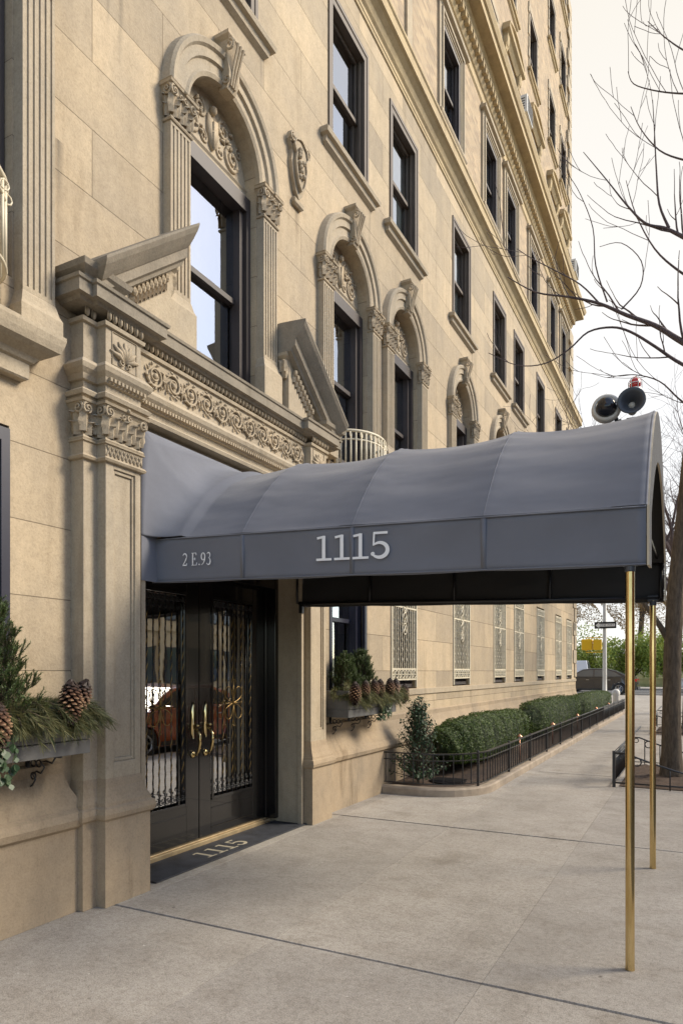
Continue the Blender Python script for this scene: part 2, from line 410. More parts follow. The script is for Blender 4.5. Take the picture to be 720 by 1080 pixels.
W = -.12     # ashlar face
BW = -.32    # upper brick face
YN, YE = -6.0, 25.0
bld = empty('apartment_building', (0, 10, 0))
tag(bld, 'tall beige limestone and brick apartment house with arched windows and carved entrance', 'building')
def part(mb, name, mats, smooth=False, bevel=0, parent=None):
    o = mb.build(name, mats, None, smooth, bevel)
    p = parent or bld
    o.parent = p; o.matrix_parent_inverse = Matrix.Translation(-Vector(wloc(p)))
    return o
def wloc(p):
    v = Vector((0,0,0))
    # all nested parents here are mesh objects authored at world origin under the building empty
    return Vector(p.location) if p is bld else Vector((0,0,0))

def openwall(mb, Y0, Y1, Z0, Z1, X, ops, depth):
    ys = sorted(set([Y0, Y1]+[a for o in ops for a in o[:2]])); zs = sorted(set([Z0, Z1]+[a for o in ops for a in o[2:4]]))
    ys = [y for y in ys if Y0 <= y <= Y1]; zs = [z for z in zs if Z0 <= z <= Z1]
    def inside(y, z): return any(o[0] < y < o[1] and o[2] < z < o[3] for o in ops)
    for i in range(len(ys)-1):
        for j in range(len(zs)-1):
            if not inside((ys[i]+ys[i+1])/2, (zs[j]+zs[j+1])/2):
                mb.add([(X, ys[i], zs[j]), (X, ys[i+1], zs[j]), (X, ys[i+1], zs[j+1]), (X, ys[i], zs[j+1])], [(0,1,2,3)])
    for o in ops:
        a, b, c, d = o[:4]; x2 = X-depth
        mb.add([(X,a,c),(X,b,c),(X,b,d),(X,a,d),(x2,a,c),(x2,b,c),(x2,b,d),(x2,a,d)], [(0,4,5,1),(1,5,6,2),(2,6,7,3),(3,7,4,0)])

COLS = [2.3, 4.95, 7.45, 9.22, 11.95, 14.62, 16.42, 18.95, 21.65, 23.6]
PO0, PO1 = 3.80, 6.10       # portal opening
AH = .52                    # arch opening half width
SPR = 6.28
ops = [(PO0-.012, PO1+.012, 0, 3.46)]
GW = []
for c in COLS:
    if c == 4.95: continue
    z0 = 1.34; ops.append((c-.5, c+.5, z0, 3.12 if c < 8 else 3.32)); GW.append(c)
ARCH = [c for c in COLS if c < 15.2]
for c in COLS:
    if c in ARCH: ops.append((c-AH, c+AH, 4.05, SPR+AH))
for c in COLS[1:]:
    ops.append((c-.49, c+.49, 7.75, 9.5))
for c in COLS[6:]:
    ops.append((c-.49, c+.49, 4.7, 6.4))
mb = MB()
openwall(mb, YN, YE, 0.0, 10.2, W, ops, .42)
# end walls, top slab
mb.add([(W, YE, 0), (-15, YE, 0), (-15, YE, 10.2), (W, YE, 10.2)], [(0,1,2,3)])
mb.add([(W, YN, 0), (-15, YN, 0), (-15, YN, 10.2), (W, YN, 10.2)], [(0,3,2,1)])
# spandrels above the arches
for c in ARCH:
    for sg in (-1, 1):
        n = 10; vs = [(W, c+sg*AH, SPR+AH)]
        for i in range(n+1):
            a = pi/2*i/n; vs.append((W, c+sg*AH*cos(a), SPR+AH*sin(a)))
        fs = [(0, i, i+1) if sg > 0 else (0, i+1, i) for i in range(1, n+1)]
        mb.add(vs, fs)
        n = 10
        vs = []
        for i in range(n+1):
            a = pi/2*i/n
            vs += [(W, c+sg*AH*cos(a), SPR+AH*sin(a)), (W-.2, c+sg*AH*cos(a), SPR+AH*sin(a))]
        mb.add(vs, [(2*i, 2*i+2, 2*i+3, 2*i+1) for i in range(n)])
part(mb, 'wall', 'ashlar')

# floors above
FL = [(11.35, 13.05), (14.5, 16.15), (17.6, 19.25), (20.65, 22.3), (23.7, 25.4)]
def seen(c, z): return (z-1.6) < 1.02*(.462*3.9+.887*c)
ops2 = []
for k, (a, b) in enumerate(FL):
    for c in COLS:
        if c > 9.3 and seen(c+.6, a): ops2.append((c-.49, c+.49, a, b))
mb = MB()
openwall(mb, YN, YE-.05, 10.2, 31, BW, ops2, .34)
mb.add([(BW, YE-.05, 10.2), (-15, YE-.05, 10.2), (-15, YE-.05, 31), (BW, YE-.05, 31)], [(0,1,2,3)])
mb.add([(BW, YN, 10.2), (-15, YN, 10.2), (-15, YN, 31), (BW, YN, 31)], [(0,3,2,1)])
part(mb, 'upper_wall', 'brick')
mb = MB(); mb.box(-15, BW-.36, YN+.1, YE-.2, 30.6, 31.2)
part(mb, 'roof', 'stone')
# interior shell behind the glass
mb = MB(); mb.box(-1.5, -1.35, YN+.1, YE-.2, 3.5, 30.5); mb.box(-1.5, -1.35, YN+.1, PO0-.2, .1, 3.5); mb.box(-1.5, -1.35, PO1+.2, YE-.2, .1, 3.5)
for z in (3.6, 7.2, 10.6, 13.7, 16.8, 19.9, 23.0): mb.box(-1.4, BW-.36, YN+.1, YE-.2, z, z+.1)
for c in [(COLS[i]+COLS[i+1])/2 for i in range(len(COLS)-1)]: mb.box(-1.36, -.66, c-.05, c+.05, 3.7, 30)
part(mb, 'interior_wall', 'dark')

# base: plinth and moulding (breaks for portal)
def profplinth(): return [(0, 0), (0, .55), (.035, .575), (.05, .62), (.035, .665), (.0, .69), (-.02, .74), (-.06, .82), (-.09, .92), (-.09, .985), (-.119, 1.0)]
mb = MB()
for a, b in ((YN+.01, 3.27), (6.63, YE)):
    pr = profplinth(); o = len(mb.v)
    mb.mould(W, .12, a, b, pr) if b == YE else mb.mould(W, .12, a, b+.0, pr)
part(mb, 'plinth', 'plinth')
# window sill course
mb = MB(); mb.mould(W, 0, 6.68, YE, [(.0, 1.245), (.02, 1.25), (.02, 1.33), (0, 1.335)]); mb.mould(W, 0, YN+.02, 3.22, [(.0, 1.245), (.02, 1.25), (.02, 1.33), (0, 1.335)])
part(mb, 'sill_course', 'stone')

# string course 1 and dentil cornice 2
p1 = [(.004, 9.94), (.02, 9.95), (.02, 9.99), (.03, 10.0), (.03, 10.05), (.06, 10.08), (.09, 10.15), (.15, 10.2), (.19, 10.22), (.19, 10.36), (.21, 10.38), (.21, 10.42), (.0, 10.56), (-.18, 10.58)]
mb = MB(); mb.mould(W, 0, YN, YE, p1, xb=-2); part(mb, 'string_course', 'gold_lit')
p2 = [(.004, 13.42), (.03, 13.45), (.03, 13.62), (.06, 13.64), (.10, 13.72), (.10, 13.92), (.18, 13.95), (.22, 14.02), (.42, 14.04), (.42, 14.18), (.46, 14.2), (.5, 14.3), (.5, 14.34), (0, 14.46)]
mb = MB(); mb.mould(BW, 0, YN, YE-.05, p2, xb=-2); part(mb, 'dentil_cornice', 'gold_lit')
poly = [(YE+.05, 13.92), (8.5, 13.92)]; y = 8.5
while y < YE: poly += [(y, 13.74), (y+.085, 13.74), (y+.085, 13.86), (y+.17, 13.86)]; y += .17
poly = [p_ for p_ in poly if p_[0] <= YE+.05]
mb = MB(); mb.prism(poly, BW+.1, BW+.19)
part(mb, 'dentil_band', 'gold_lit')
# second-floor (above string course) base band
mb = MB(); mb.mould(BW, 0, YN, YE-.05, [(.004, 10.6), (.08, 10.6), (.08, 11.1), (.004, 11.18)], xb=-2); part(mb, 'band_course', 'stone')
# quoins at the far corner
k = 0
for (z0, z1, st, a, b, x1, y1, hh) in ((14.6, 24.6, .47, BW-.5, YE-.05, BW+.07, YE+.03, .42), (10.62, 13.2, .47, BW-.5, YE-.05, BW+.12, YE+.05, .42), (1.4, 9.5, .477, W-.5, YE, W+.035, YE+.035, .45)):
    z = z0
    while z < z1:
        l = .62 if k % 2 else .36
        mb = MB(); mb.box(a, x1, b-l, y1, z, z+hh); part(mb, 'quoin', 'stone', bevel=.01); z += st; k += 1
for c in COLS[3:]:
    for sg in (-1, 1):
        mb = MB(); mb.box(BW-.0, BW+.045, c+sg*.62-.1, c+sg*.62+.1, 11.18, 13.42); part(mb, 'pier', 'stone')

# ------------------------------------------------------------------ windows
def sash(mb, y0, y1, z0, z1, X):
    """frame liner + two sashes; glass plane at X-.03"""
    t = .06
    mb.box(X-.02, X+.14, y0, y0+t, z0, z1); mb.box(X-.02, X+.14, y1-t, y1, z0, z1)
    mb.box(X-.02, X+.14, y0+t, y1-t, z1-t-.02, z1); mb.box(X-.02, X+.16, y0+t, y1-t, z0, z0+.05)
    # moulded inner stops
    mb.box(X+.06, X+.09, y0+t, y0+t+.03, z0+.05, z1-.08); mb.box(X+.06, X+.09, y1-t-.03, y1-t, z0+.05, z1-.08)
    zm = (z0+z1)/2; s_ = .045
    for (a, b, xx) in ((zm-.02, z1-.08, X+.02), (z0+.05, zm+.02, X-.015)):
        mb.box(xx-.02, xx+.02, y0+t, y0+t+s_, a, b); mb.box(xx-.02, xx+.02, y1-t-s_, y1-t, a, b)
        mb.box(xx-.02, xx+.02, y0+t+s_, y1-t-s_, b-.045, b); mb.box(xx-.02, xx+.02, y0+t+s_, y1-t-s_, a, a+.05)
def glasses(mb, y0, y1, z0, z1, X):
    zm = (z0+z1)/2
    for (a, b, xx) in ((zm, z1-.1, X+.02), (z0+.08, zm, X-.015)):
        mb.add([(xx, y0+.08, a), (xx, y1-.08, a), (xx, y1-.08, b), (xx, y0+.08, b)], [(0,1,2,3)])
PROTO = {}
def blindmesh(w, z0, z1, drop):
    mb = MB(); z = z1-.09; 
    while z > z1-.09-(z1-z0-.15)*drop:
        mb.add([(-.05, -w+.09, z), (-.05, w-.09, z), (-.085, w-.09, z-.022), (-.085, -w+.09, z-.022)], [(0,1,2,3)]); z -= .032
    return mb
def window(name, c, hw, z0, z1, X, framemat, blind=None, drop=1., key=None):
    """window part at (X,c,z0) with local meshes shared per key"""
    k = key or (name, hw, round(z1-z0, 3), framemat, blind, drop)
    h = z1-z0
    if k not in PROTO:
        mb = MB(); sash(mb, -hw, hw, 0, h, 0); a = mb.build(name, framemat)
        mg = MB(); glasses(mg, -hw, hw, 0, h, 0); g = mg.build('pane', 'glass'); g.parent = a
        if blind == 'blind': b = blindmesh(hw, 0, h, drop).build('blind', 'blind'); b.parent = a
        if blind == 'shade':
            mb = MB(); zz = h-.08-(h-.15)*drop
            mb.add([(-.06, -hw+.08, zz), (-.06, hw-.08, zz), (-.06, hw-.08, h-.07), (-.06, -hw+.08, h-.07)], [(0,1,2,3)])
            b = mb.build('roller_shade', 'shade'); b.parent = a
        a.parent = bld; PROTO[k] = a
    else: a = copy_tree(PROTO[k], bld)
    a.location = Vector((X, c, z0))-bld.location
    return a
def sub(mb, name, mats, win, smooth=False, bevel=0):
    """sub-part of a window authored in window-local coordinates"""
    o = mb.build(name, mats, win, smooth, bevel); return o

def flutes(mb, y0, y1, x, z0, z1, n=5):
    """fluted shaft face: alternating raised ribs"""
    mb.box(x-.08, x-.010, y0, y1, z0, z1)
    wd = (y1-y0)/(2*n+1)
    for i in range(n+1):
        mb.box(x-.010, x, y0+2*i*wd, y0+(2*i+1)*wd, z0+.03, z1-.03)
    mb.box(x-.014, x+.001, y0, y1, z0, z0+.03); mb.box(x-.014, x+.001, y0, y1, z1-.03, z1)

def leaf(mb, base, out, side, h, w):
    """one acanthus leaf curling outward: base point, outward vector, side vector"""
    b = Vector(base); o = Vector(out); s_ = Vector(side); n = 6
    vs = []
    for i in range(n+1):
        t = i/n
        z = h*(t if t < .75 else .75+.25*sin((t-.75)/.25*pi*.5)*.6 - (t-.75)*.9)
        d = .012+.22*w*t**2+.45*w*max(0, (t-.6)/.4)**1.5
        ww = w*(.5+.35*sin(t*pi))*(1-.55*t**3)*(1+.12*(-1)**i)
        p = b+o*d+Vector((0,0,z))
        vs += [p-s_*ww-o*.012, p-s_*ww*.35+o*.006, p+o*.016, p+s_*ww*.35+o*.006, p+s_*ww-o*.012]
    fs = []
    for i in range(n):
        for j in range(4):
            a = i*5+j; fs.append((a, a+1, a+6, a+5))
    mb.add(vs, fs)
def volute(mb, c, out, side, r, turns=1.6, tr=.014):
    c = Vector(c); o = Vector(out); s_ = Vector(side); pts = []; rr = []
    n = int(14*turns)
    for i in range(n+1):
        t = i/n; a = t*turns*2*pi+pi/2; q = r*(1-.86*t)
        pts.append(c+s_*(q*cos(a))+Vector((0,0,q*sin(a)))+o*(.012*t)); rr.append(tr*(1-.4*t))
    mb.tube(pts, rr, 5)
def capital(mb, x0, dp, y0, y1, z0, z1):
    """Corinthian pilaster capital on a block from wall x0 projecting dp"""
    h = z1-z0; w = y1-y0
    mb.mould(x0, dp, y0, y1, [(.0, z0), (.012, z0), (.018, z0+.012), (.012, z0+.025), (0, z0+.03), (-.004, z0+.05), (0, z0+h*.5), (.02, z0+h*.8), (.035, z0+h*.88)])
    mb.mould(x0, dp, y0, y1, [(.02, z0+h*.86), (.045, z0+h*.89), (.05, z0+h*.95), (.035, z0+h*.97), (.045, z1), ])
    xf = x0+dp
    n = max(2, int(round(w/.082)))
    for row, (zz, hh, off) in enumerate(((z0+.03, h*.42, 0), (z0+.05, h*.66, .5))):
        for i in range(n+(1 if row else 0)):
            y = y0+w*(i+.5-off)/n
            leaf(mb, (xf, y, zz), (1,0,0), (0,1,0), hh, w/n*.62)
        m = max(1, int(round(dp/.1)))
        for i in range(m):
            leaf(mb, (x0+dp*(i+.5)/m, y0, zz), (0,-1,0), (1,0,0), hh, dp/m*.6)
    r = h*.15
    volute(mb, (xf+.03, y0+.01, z1-h*.26), (1,0,0), (0,1,0), r, tr=r*.25); volute(mb, (xf+.03, y1-.01, z1-h*.26), (1,0,0), (0,-1,0), r, tr=r*.25)
    volute(mb, (xf-.01, y0-.03, z1-h*.26), (0,-1,0), (-1,0,0), r, tr=r*.25)
    for i in (-1, 1): volute(mb, (xf+.025, (y0+y1)/2+i*.03, z1-h*.24), (1,0,0), (0,i,0), r*.6, 1.2, r*.2)
    mb.ball((xf+.05, (y0+y1)/2, z1-h*.07), r*.35)

def scroll_relief(mb, X, y0, y1, z0, z1):
    """running acanthus scroll in raised relief"""
    h = z1-z0; n = max(1, int(round((y1-y0)/(h*.98)))); st = (y1-y0)/n; zc = (z0+z1)/2
    for i in range(n):
        yc = y0+st*(i+.5); sg = 1 if i % 2 else -1
        pts = []; rr = []
        for k in range(27):
            t = k/26; a = pi*1.0 - sg*(t*2*pi*1.75)+ (0 if sg > 0 else 0)
            q = h*.40*(1-.82*t); pts.append((X+.012+.01*t, yc+q*cos(a), zc+q*sin(a))); rr.append(h*.055*(1-.5*t))
        mb.tube(pts, rr, 5)
        mb.ball((X+.02, yc, zc), h*.10, 7, 5, (.7, 1, 1))
        for k in range(9):   # leaves curling off the stem
            a = 2*pi*k/9+.3*i; q = h*.36
            p = Vector((X+.012, yc+q*cos(a), zc+q*sin(a))); d = Vector((0, cos(a+.8*sg), sin(a+.8*sg)))
            pp = p+d*h*.12
            if abs(pp.z-zc) > h*.46: d.z *= .2
            mb.tube([p, p+d*h*.08+Vector((.01,0,0)), p+d*h*.17], [h*.03, h*.055, .003], 5)
        # link stem and palmette between
        yb = yc+st*.5
        for q in (-1, 0, 1):
            mb.tube([(X+.005, yb, zc-sg*h*.35), (X+.02, yb+q*h*.06, zc-sg*h*.05), (X+.006, yb+q*h*.17, zc+sg*h*.30)], [h*.02, h*.04, h*.015], 5)

def eggs(mb, X, y0, y1, z0, z1, step):
    n = int((y1-y0)/step); st = (y1-y0)/n; h = z1-z0
    for i in range(n):
        y = y0+st*(i+.5)
        mb.ball((X, y, z0+h*.48), h*.45, 6, 5, (.7, .62*st/h if st < h else .6, 1))
        mb.tube([(X+.005, y-st*.45, z0+h*.1), (X+.012, y-st*.5, z0+h*.5), (X+.012, y-st*.45, z1)], [st*.07]*3, 4)

# --- arched windows
def arch_surround():
    """local mesh, origin = (W, centre, 0); world z kept"""
    mb = MB()
    n = 28
    prof = [(AH-.0, 0), (AH, .045), (AH+.03, .06), (AH+.05, .045), (AH+.12, .045), (AH+.13, .07), (AH+.2, .07), (AH+.215, .095), (AH+.25, .105), (AH+.27, .08), (AH+.28, 0)]
    o = len(mb.v)
    for i in range(n+1):
        a = pi*i/n
        for r, q in prof: mb.v.append((q, -r*cos(a), SPR+r*sin(a)))
    k = len(prof)
    for i in range(n):
        for j in range(k-1):
            a = o+i*k+j; mb.f.append((a, a+k, a+k+1, a+1)); mb.m.append(0)
    return mb
def shaftset(mb, sg, zb=4.40):
    for sg in (sg,):
        y0, y1 = (sg*(AH+.015), sg*(AH+.255)); y0, y1 = min(y0, y1), max(y0, y1)
        flutes(mb, y0, y1, .08, zb+.23, 5.98, 5)
        mb.mould(0, .08, y0, y1, [(.035, min(zb, 4.05)), (.035, zb+.13), (.02, zb+.16), (.012, zb+.19), (.005, zb+.22), (0, zb+.23)])
def capset(mb, sg):
    for sg in (sg,):
        y0, y1 = (sg*(AH+.015), sg*(AH+.255)); y0, y1 = min(y0, y1), max(y0, y1)
        capital(mb, 0, .08, y0, y1, 5.98, SPR)
def keystone(mb):
    z0, z1 = SPR+AH-.03, SPR+AH+.36
    vs = []; n = 9
    for i in range(n+1):
        t = i/n; z = z0+(z1-z0)*t; w = .062+.04*t; d = .09+.06*t+.02*sin(t*2*pi)
        vs += [(0, -w, z), (d, -w, z), (d, w, z), (0, w, z)]
    fs = []
    for i in range(n):
        for j in range(3): a = 4*i+j; fs.append((a, a+1, a+5, a+4))
    fs += [(0, 3, 2, 1), (4*n, 4*n+1, 4*n+2, 4*n+3)]
    mb.add(vs, fs)
    for y in (-.035, 0, .035):
        mb.tube([(.11, y*.8, z0+.03), (.15, y, z0+.2), (.2, y*1.15, z1-.03)], .012, 5)
    mb.mould(0, .13, -.10, .10, [(0, z1-.01), (.03, z1+.02), (.03, z1+.05), (0, z1+.06)])
    volute(mb, (.1, -.066, z0+.07), (0,-1,0), (1,0,0), .05, 1.5, .012); volute(mb, (.15, -.1, z1-.07), (0,-1,0), (-1,0,0), .05, 1.5, .012)
def tympanum(mb):
    X = -.13; n = 24; vs = [(X, 0, SPR-.01)]
    for i in range(n+1):
        a = pi*i/n; vs.append((X, AH*cos(a), SPR-.01+(AH+.01)*sin(a)))
    mb.add(vs, [(0, i, i+1) for i in range(1, n+1)])
    # lintel
    mb.mould(-.3, .16, -AH, AH, [(0, SPR-.12), (.02, SPR-.1), (.02, SPR-.03), (.035, SPR-.01), (0, SPR+.01)])
def tymprelief(mb):
    X = -.14
    for sg in (-1, 1):
        for (yy, zz, r, tn) in ((.30, .14, .115, 1.8), (.17, .33, .085, 1.5), (.40, .27, .05, 1.3), (.12, .1, .06, 1.4)):
            volute(mb, (X+.01, sg*yy, SPR+zz), (1,0,0), (0,sg,0), r, tn, r*.17+.004)
        for k in range(10):
            a = U(.15, 1.4); q = U(.18, .42)
            p = Vector((X+.01, sg*q*cos(a), SPR+.02+q*sin(a))); d = Vector((.03, U(-1, 1), U(-.4, 1))).normalized()*.07
            mb.tube([p, p+d*.5+Vector((.02,0,0)), p+d], [.008, .018, .003], 5)
    mb.prism([(-.07, SPR+.34), (-.075, SPR+.2), (-.04, SPR+.08), (0, SPR+.04), (.04, SPR+.08), (.075, SPR+.2), (.07, SPR+.34), (0, SPR+.31)], X, X+.035)
    mb.tube([(X+.03, 0, SPR+.08), (X+.045, 0, SPR+.3)], .01, 5); mb.ball((X+.03, 0, SPR+.4), .04)

first = None
for c in ARCH:
    if first is None:
        z0, z1 = 4.12, SPR-.12
        mb = MB(); sash(mb, -AH+.01, AH-.01, z0, z1, -.20); 
        mb.box(-.19, -.10, AH-.13, AH-.07, z0, z1); mb.box(-.19, -.10, -AH+.07, -AH+.09, z0, z1)
        mb.box(-.19, -.06, -AH+.05, AH-.05, z1-.14, z1)
        first = mb.build('window', 'frame'); first.parent = bld
        mg = MB(); glasses(mg, -AH+.01, AH-.01, z0, z1, -.20); sub(mg, 'pane', 'glass', first)
        mb = blindmesh(AH, z0, z1, 1.0)
        for i, v in enumerate(mb.v): mb.v[i] = (v[0]-.22, v[1], v[2])
        # only the lower sash keeps its blind down
        mb2 = MB(); 
        for f in range(0, len(mb.f)):
            q = [mb.v[j] for j in mb.f[f]]
            if q[0][2] < (z0+z1)/2: mb2.add(q, [(0,1,2,3)])
        sub(mb2, 'blind', 'blind', first)
        sub(arch_surround(), 'archivolt', 'stone', first)
        for sg in (-1, 1):
            mb = MB(); shaftset(mb, sg); sub(mb, 'fluted_pilaster', 'stone', first)
            mb = MB(); capset(mb, sg); sub(mb, 'capital', 'carved', first)
        mb = MB(); keystone(mb); sub(mb, 'keystone', 'carved', first)
        mb = MB(); tympanum(mb); sub(mb, 'tympanum', 'stone', first)
        mb = MB(); tymprelief(mb); sub(mb, 'relief', 'carved', first, True)
        w = first
    else:
        w = copy_tree(first, bld)
        if c == COLS[1]: FIRSTC = w
    w.location = Vector((W, c, 0))-bld.location
for ch in first.children:      # the far-left window stands on its ledge: longer shafts
    if ch.name.startswith('fluted_pilaster'):
        sg = 1 if sum(v.co.y for v in ch.data.vertices) > 0 else -1
        mb = MB(); shaftset(mb, sg, 3.74)
        me = bpy.data.meshes.new('fluted_pilaster'); me.from_pydata(mb.v, [], mb.f); me.materials.append(M['stone']); me.update(); ch.data = me

# --- cartouche between arch 1 and 2 and between later arches
mb = MB()
out = [(-.03, .36), (-.15, .30), (-.19, .2), (-.13, .12), (-.15, 0), (-.12, -.14), (-.07, -.27), (0, -.34), (.07, -.27), (.12, -.14), (.15, 0), (.13, .12), (.19, .2), (.15, .30), (.03, .36)]
mb.prism([(y, z) for y, z in out], 0, .045)
mb.prism([(y*.72, z*.76) for y, z in out], .04, .065)
mb.tube([(.075, y*.72, z*.76) for y, z in out], .012, 5, closed=True)
volute(mb, (.06, -.15, .22), (1,0,0), (0,1,0), .05, 1.4, .014); volute(mb, (.06, .15, .22), (1,0,0), (0,-1,0), .05, 1.4, .014)
for k in range(9): mb.ball((.085, U(-.05, .05), .15-k*.035), .028, 6, 5)
mb.mould(0, .03, -.07, .07, [(0, -.42), (.02, -.4), (.02, -.36), (0, -.33)])
ct = mb.build('cartouche', 'carved', None, False); ct.parent = bld; ct.location = Vector((W, 6.2, 6.93))-bld.location

# --- third-floor plain windows with sills
def sillmesh(hw, out_=.1, h=.13):
    mb = MB(); mb.mould(0, .0, -hw, hw, [(0.004, -h-.03), (out_*.5, -h), (out_*.6, -h*.6), (out_, -h*.5), (out_+.01, -.02), (out_, 0), (0, .012)], xb=-.18)
    return mb
sp = None
for i, c in enumerate(COLS[1:]):
    w = window('window', c, .485, 7.76, 9.49, W-.13, 'frame2', ('shade', 'blind', 'shade', 'shade')[i % 4], (.95, 1, .8, .9)[i % 4], key=('w3', i % 4))
    if not any(ch.name.startswith('sill') for ch in w.children):
        mb = sillmesh(.62, .1)
        for k, v in enumerate(mb.v): mb.v[k] = (v[0]+.13, v[1], v[2])
        sub(mb, 'sill', 'stone', w)
        mb = MB(); hh = 1.73
        for (a, b, z0, z1) in ((-.53, -.485, -.0, hh+.05), (.485, .53, 0, hh+.05), (-.485, .485, hh, hh+.05)): mb.box(.10, .15, a, b, z0, z1)
        sub(mb, 'surround', 'frame2', w)
for i, c in enumerate(COLS[6:]):
    w = window('window', c, .485, 4.71, 6.39, W-.13, 'frame2', 'shade', .5, key=('w2r', 0))
# --- ground-floor windows
def guard(h):
    """painted iron window guard, local at glass plane x=.38 (wall face)"""
    mb = MB(); x = .20; w = .47
    for y in [-w+.0+i*(2*w/12) for i in range(13)]:
        mb.tube([(x, y, .12), (x, y, h-.05)], .009 if abs(y) > .2 else .007, 5)
        if int(round((y+w)/(2*w/12))) % 2:
            pts = [(x+.008*cos(k*1.3), y+.012*sin(k*1.3), .25+k*.03) for k in range(int((h-.45)/.03))]
            mb.tube(pts, .006, 4)
    for z in (.12, .27, h*.6, h-.2, h-.04): mb.box(x-.012, x+.014, -w-.02, w+.02, z-.012, z+.012)
    for k in range(8):
        y = -w+.06+k*(2*w-.12)/7
        for zz in (.195, h-.12): mb.tube([(x+.01, y+.045*cos(a), zz+.055*sin(a)) for a in [q*pi/5 for q in range(10)]], .009, 5, closed=True)
        mb.box(x-.004, x+.012, y-.05, y+.05, .188, .2)
    # central ornament of interlaced ovals
    zc = h*.6
    for k in (-2, -1, 0, 1, 2):
        mb.tube([(x+.014, .07*cos(a), zc+k*.155+.08*sin(a)) for a in [q*pi/6 for q in range(12)]], .009, 5, closed=True)
    for s_ in (-1, 1):
        mb.tube([(x+.014, s_*.055*(1 if k % 2 else -1), zc-.36+k*.12) for k in range(7)], .009, 5)
        mb.box(x-.01, x+.02, s_*w-.015, s_*w+.015, .0, h-.02)
    return mb
for i, c in enumerate(GW):
    top = 3.10 if c < 8 else 3.30
    if c < 8:
        w = window('window', c, .485, 1.36, top, W-.20, 'navy', 'shade', .35, key=('g1',))
        if not any(ch.name.startswith('jamb') for ch in w.children):
            mb = MB(); mb.box(.17, .21, -.50, -.44, 0, top-1.36); mb.box(.17, .21, .44, .50, 0, top-1.36); mb.box(.17, .21, -.44, .44, top-1.44, top-1.36); mb.box(.02, .12, .36, .43, 0.05, top-1.45); sub(mb, 'jamb', 'navy', w)
    else:
        w = window('window', c, .485, 1.36, top, W-.20, 'frame', 'shade', .25, key=('g2',))
        if not any(ch.name.startswith('window_guard') for ch in w.children):
            sub(guard(top-1.36), 'window_guard', 'cream', w)

# --- upper floor windows
def architrave(h, hood):
    mb = MB(); X0 = .12
    for (q, d) in ((.0, .03), (.045, .05), (.09, .075)):
        a = .485+q; b = a+.05
        mb.box(X0-.02, X0+d, -b, -a, -.0, h+b-.485); mb.box(X0-.02, X0+d, a, b, 0, h+b-.485); mb.box(X0-.02, X0+d+.001, -a, a, h+q, h+q+.05)
    mb.mould(X0, 0, -.66, .66, [(0, h+.14), (.05, h+.17), (.06, h+.2), (.12, h+.22), (.13, h+.28), (0, h+.3)])
    mb.mould(X0, 0, -.64, .64, [(0, -.14), (.06, -.1), (.09, -.06), (.09, -.02), (0, 0)], xb=.1)
    return mb
def hoodmesh(h):
    mb = MB(); X0 = .12
    for s_ in (-1, 1):
        mb.mould(X0, .05, min(s_*.55, s_*.68), max(s_*.55, s_*.68), [(0, -.1), (0, h*.86), (.03, h*.88), (.0, h*.92), (.04, h*1.0), (.05, h*1.08)])
        mb.mould(X0, .09, min(s_*.56, s_*.68), max(s_*.56, s_*.68), [(.0, h*.98), (.02, h*1.02), (.03, h*1.12)])
    mb.mould(X0, .04, -.66, .66, [(0, h*1.06), (.05, h*1.1), (.07, h*1.12), (.14, h*1.14), (.15, h*1.19), (0, h*1.21)])
    n = 10; pr = [(0, 0), (.12, .02), (.13, .04), (.18, .06), (.18, .10), (0, .12)]   # segmental arch top
    o = len(mb.v)
    for i in range(n+1):
        t = -1+2*i/n; y = .74*t; zz = h*1.19+.22*(1-t*t)
        for q, z in pr: mb.v.append((X0+q, y, zz+z))
    k = len(pr)
    for i in range(n):
        for j in range(k-1):
            a = o+i*k+j; mb.f.append((a, a+k, a+k+1, a+1)); mb.m.append(0)
    mb.f.append(tuple(range(o, o+k))); mb.m.append(0); mb.f.append(tuple(range(o+n*k, o+n*k+k))[::-1]); mb.m.append(0)
    mb.prism([(-.74, h*1.19)]+[(.74*(-1+2*i/8), h*1.19+.22*(1-(-1+2*i/8)**2)) for i in range(9)]+[(.74, h*1.19)], X0, X0+.08)
    return mb
def nm(w, n): return any(ch.name.startswith(n) for ch in w.children)
for k, (a, b) in enumerate(FL):
    for i, c in enumerate(COLS):
        if not (c > 9.3 and seen(c+.6, a)): continue
        st = ['shade', 'blind', 'shade'][(i+k) % 3]
        kind = 0 if k == 0 else (1 if k == 1 and c > 15 else (2 if k == 1 else 3))
        w = window('window', c, .485, a+.01, b-.01, BW-.12, 'frame2' if k else 'frame', st, (.6, .8, .95)[(i+k) % 3], key=('u', kind, (i+k) % 3))
        h = b-a-.02
        if kind == 0 and not nm(w, 'surround'): sub(architrave(h, 0), 'surround', 'stone', w)
        if kind == 1 and not nm(w, 'hood'): sub(hoodmesh(h), 'hood', 'gold_lit', w)
        if kind >= 2 and not nm(w, 'sill'):
            mb = sillmesh(.58, .09)
            for q, v in enumerate(mb.v): mb.v[q] = (v[0]+.12, v[1], v[2])
            sub(mb, 'sill', 'gold_lit', w)
            mb = MB()
            for z in range(0, int(h/.3)+1):
                for s_ in (-1, 1): mb.box(.09, .15, min(s_*.49, s_*(.58+.05*(z % 2))), max(s_*.49, s_*(.58+.05*(z % 2))), z*.3+.02, min(z*.3+.28, h))
            mb.box(.09, .155, -.6, .6, h, h+.16)
            sub(mb, 'surround', 'stone', w)

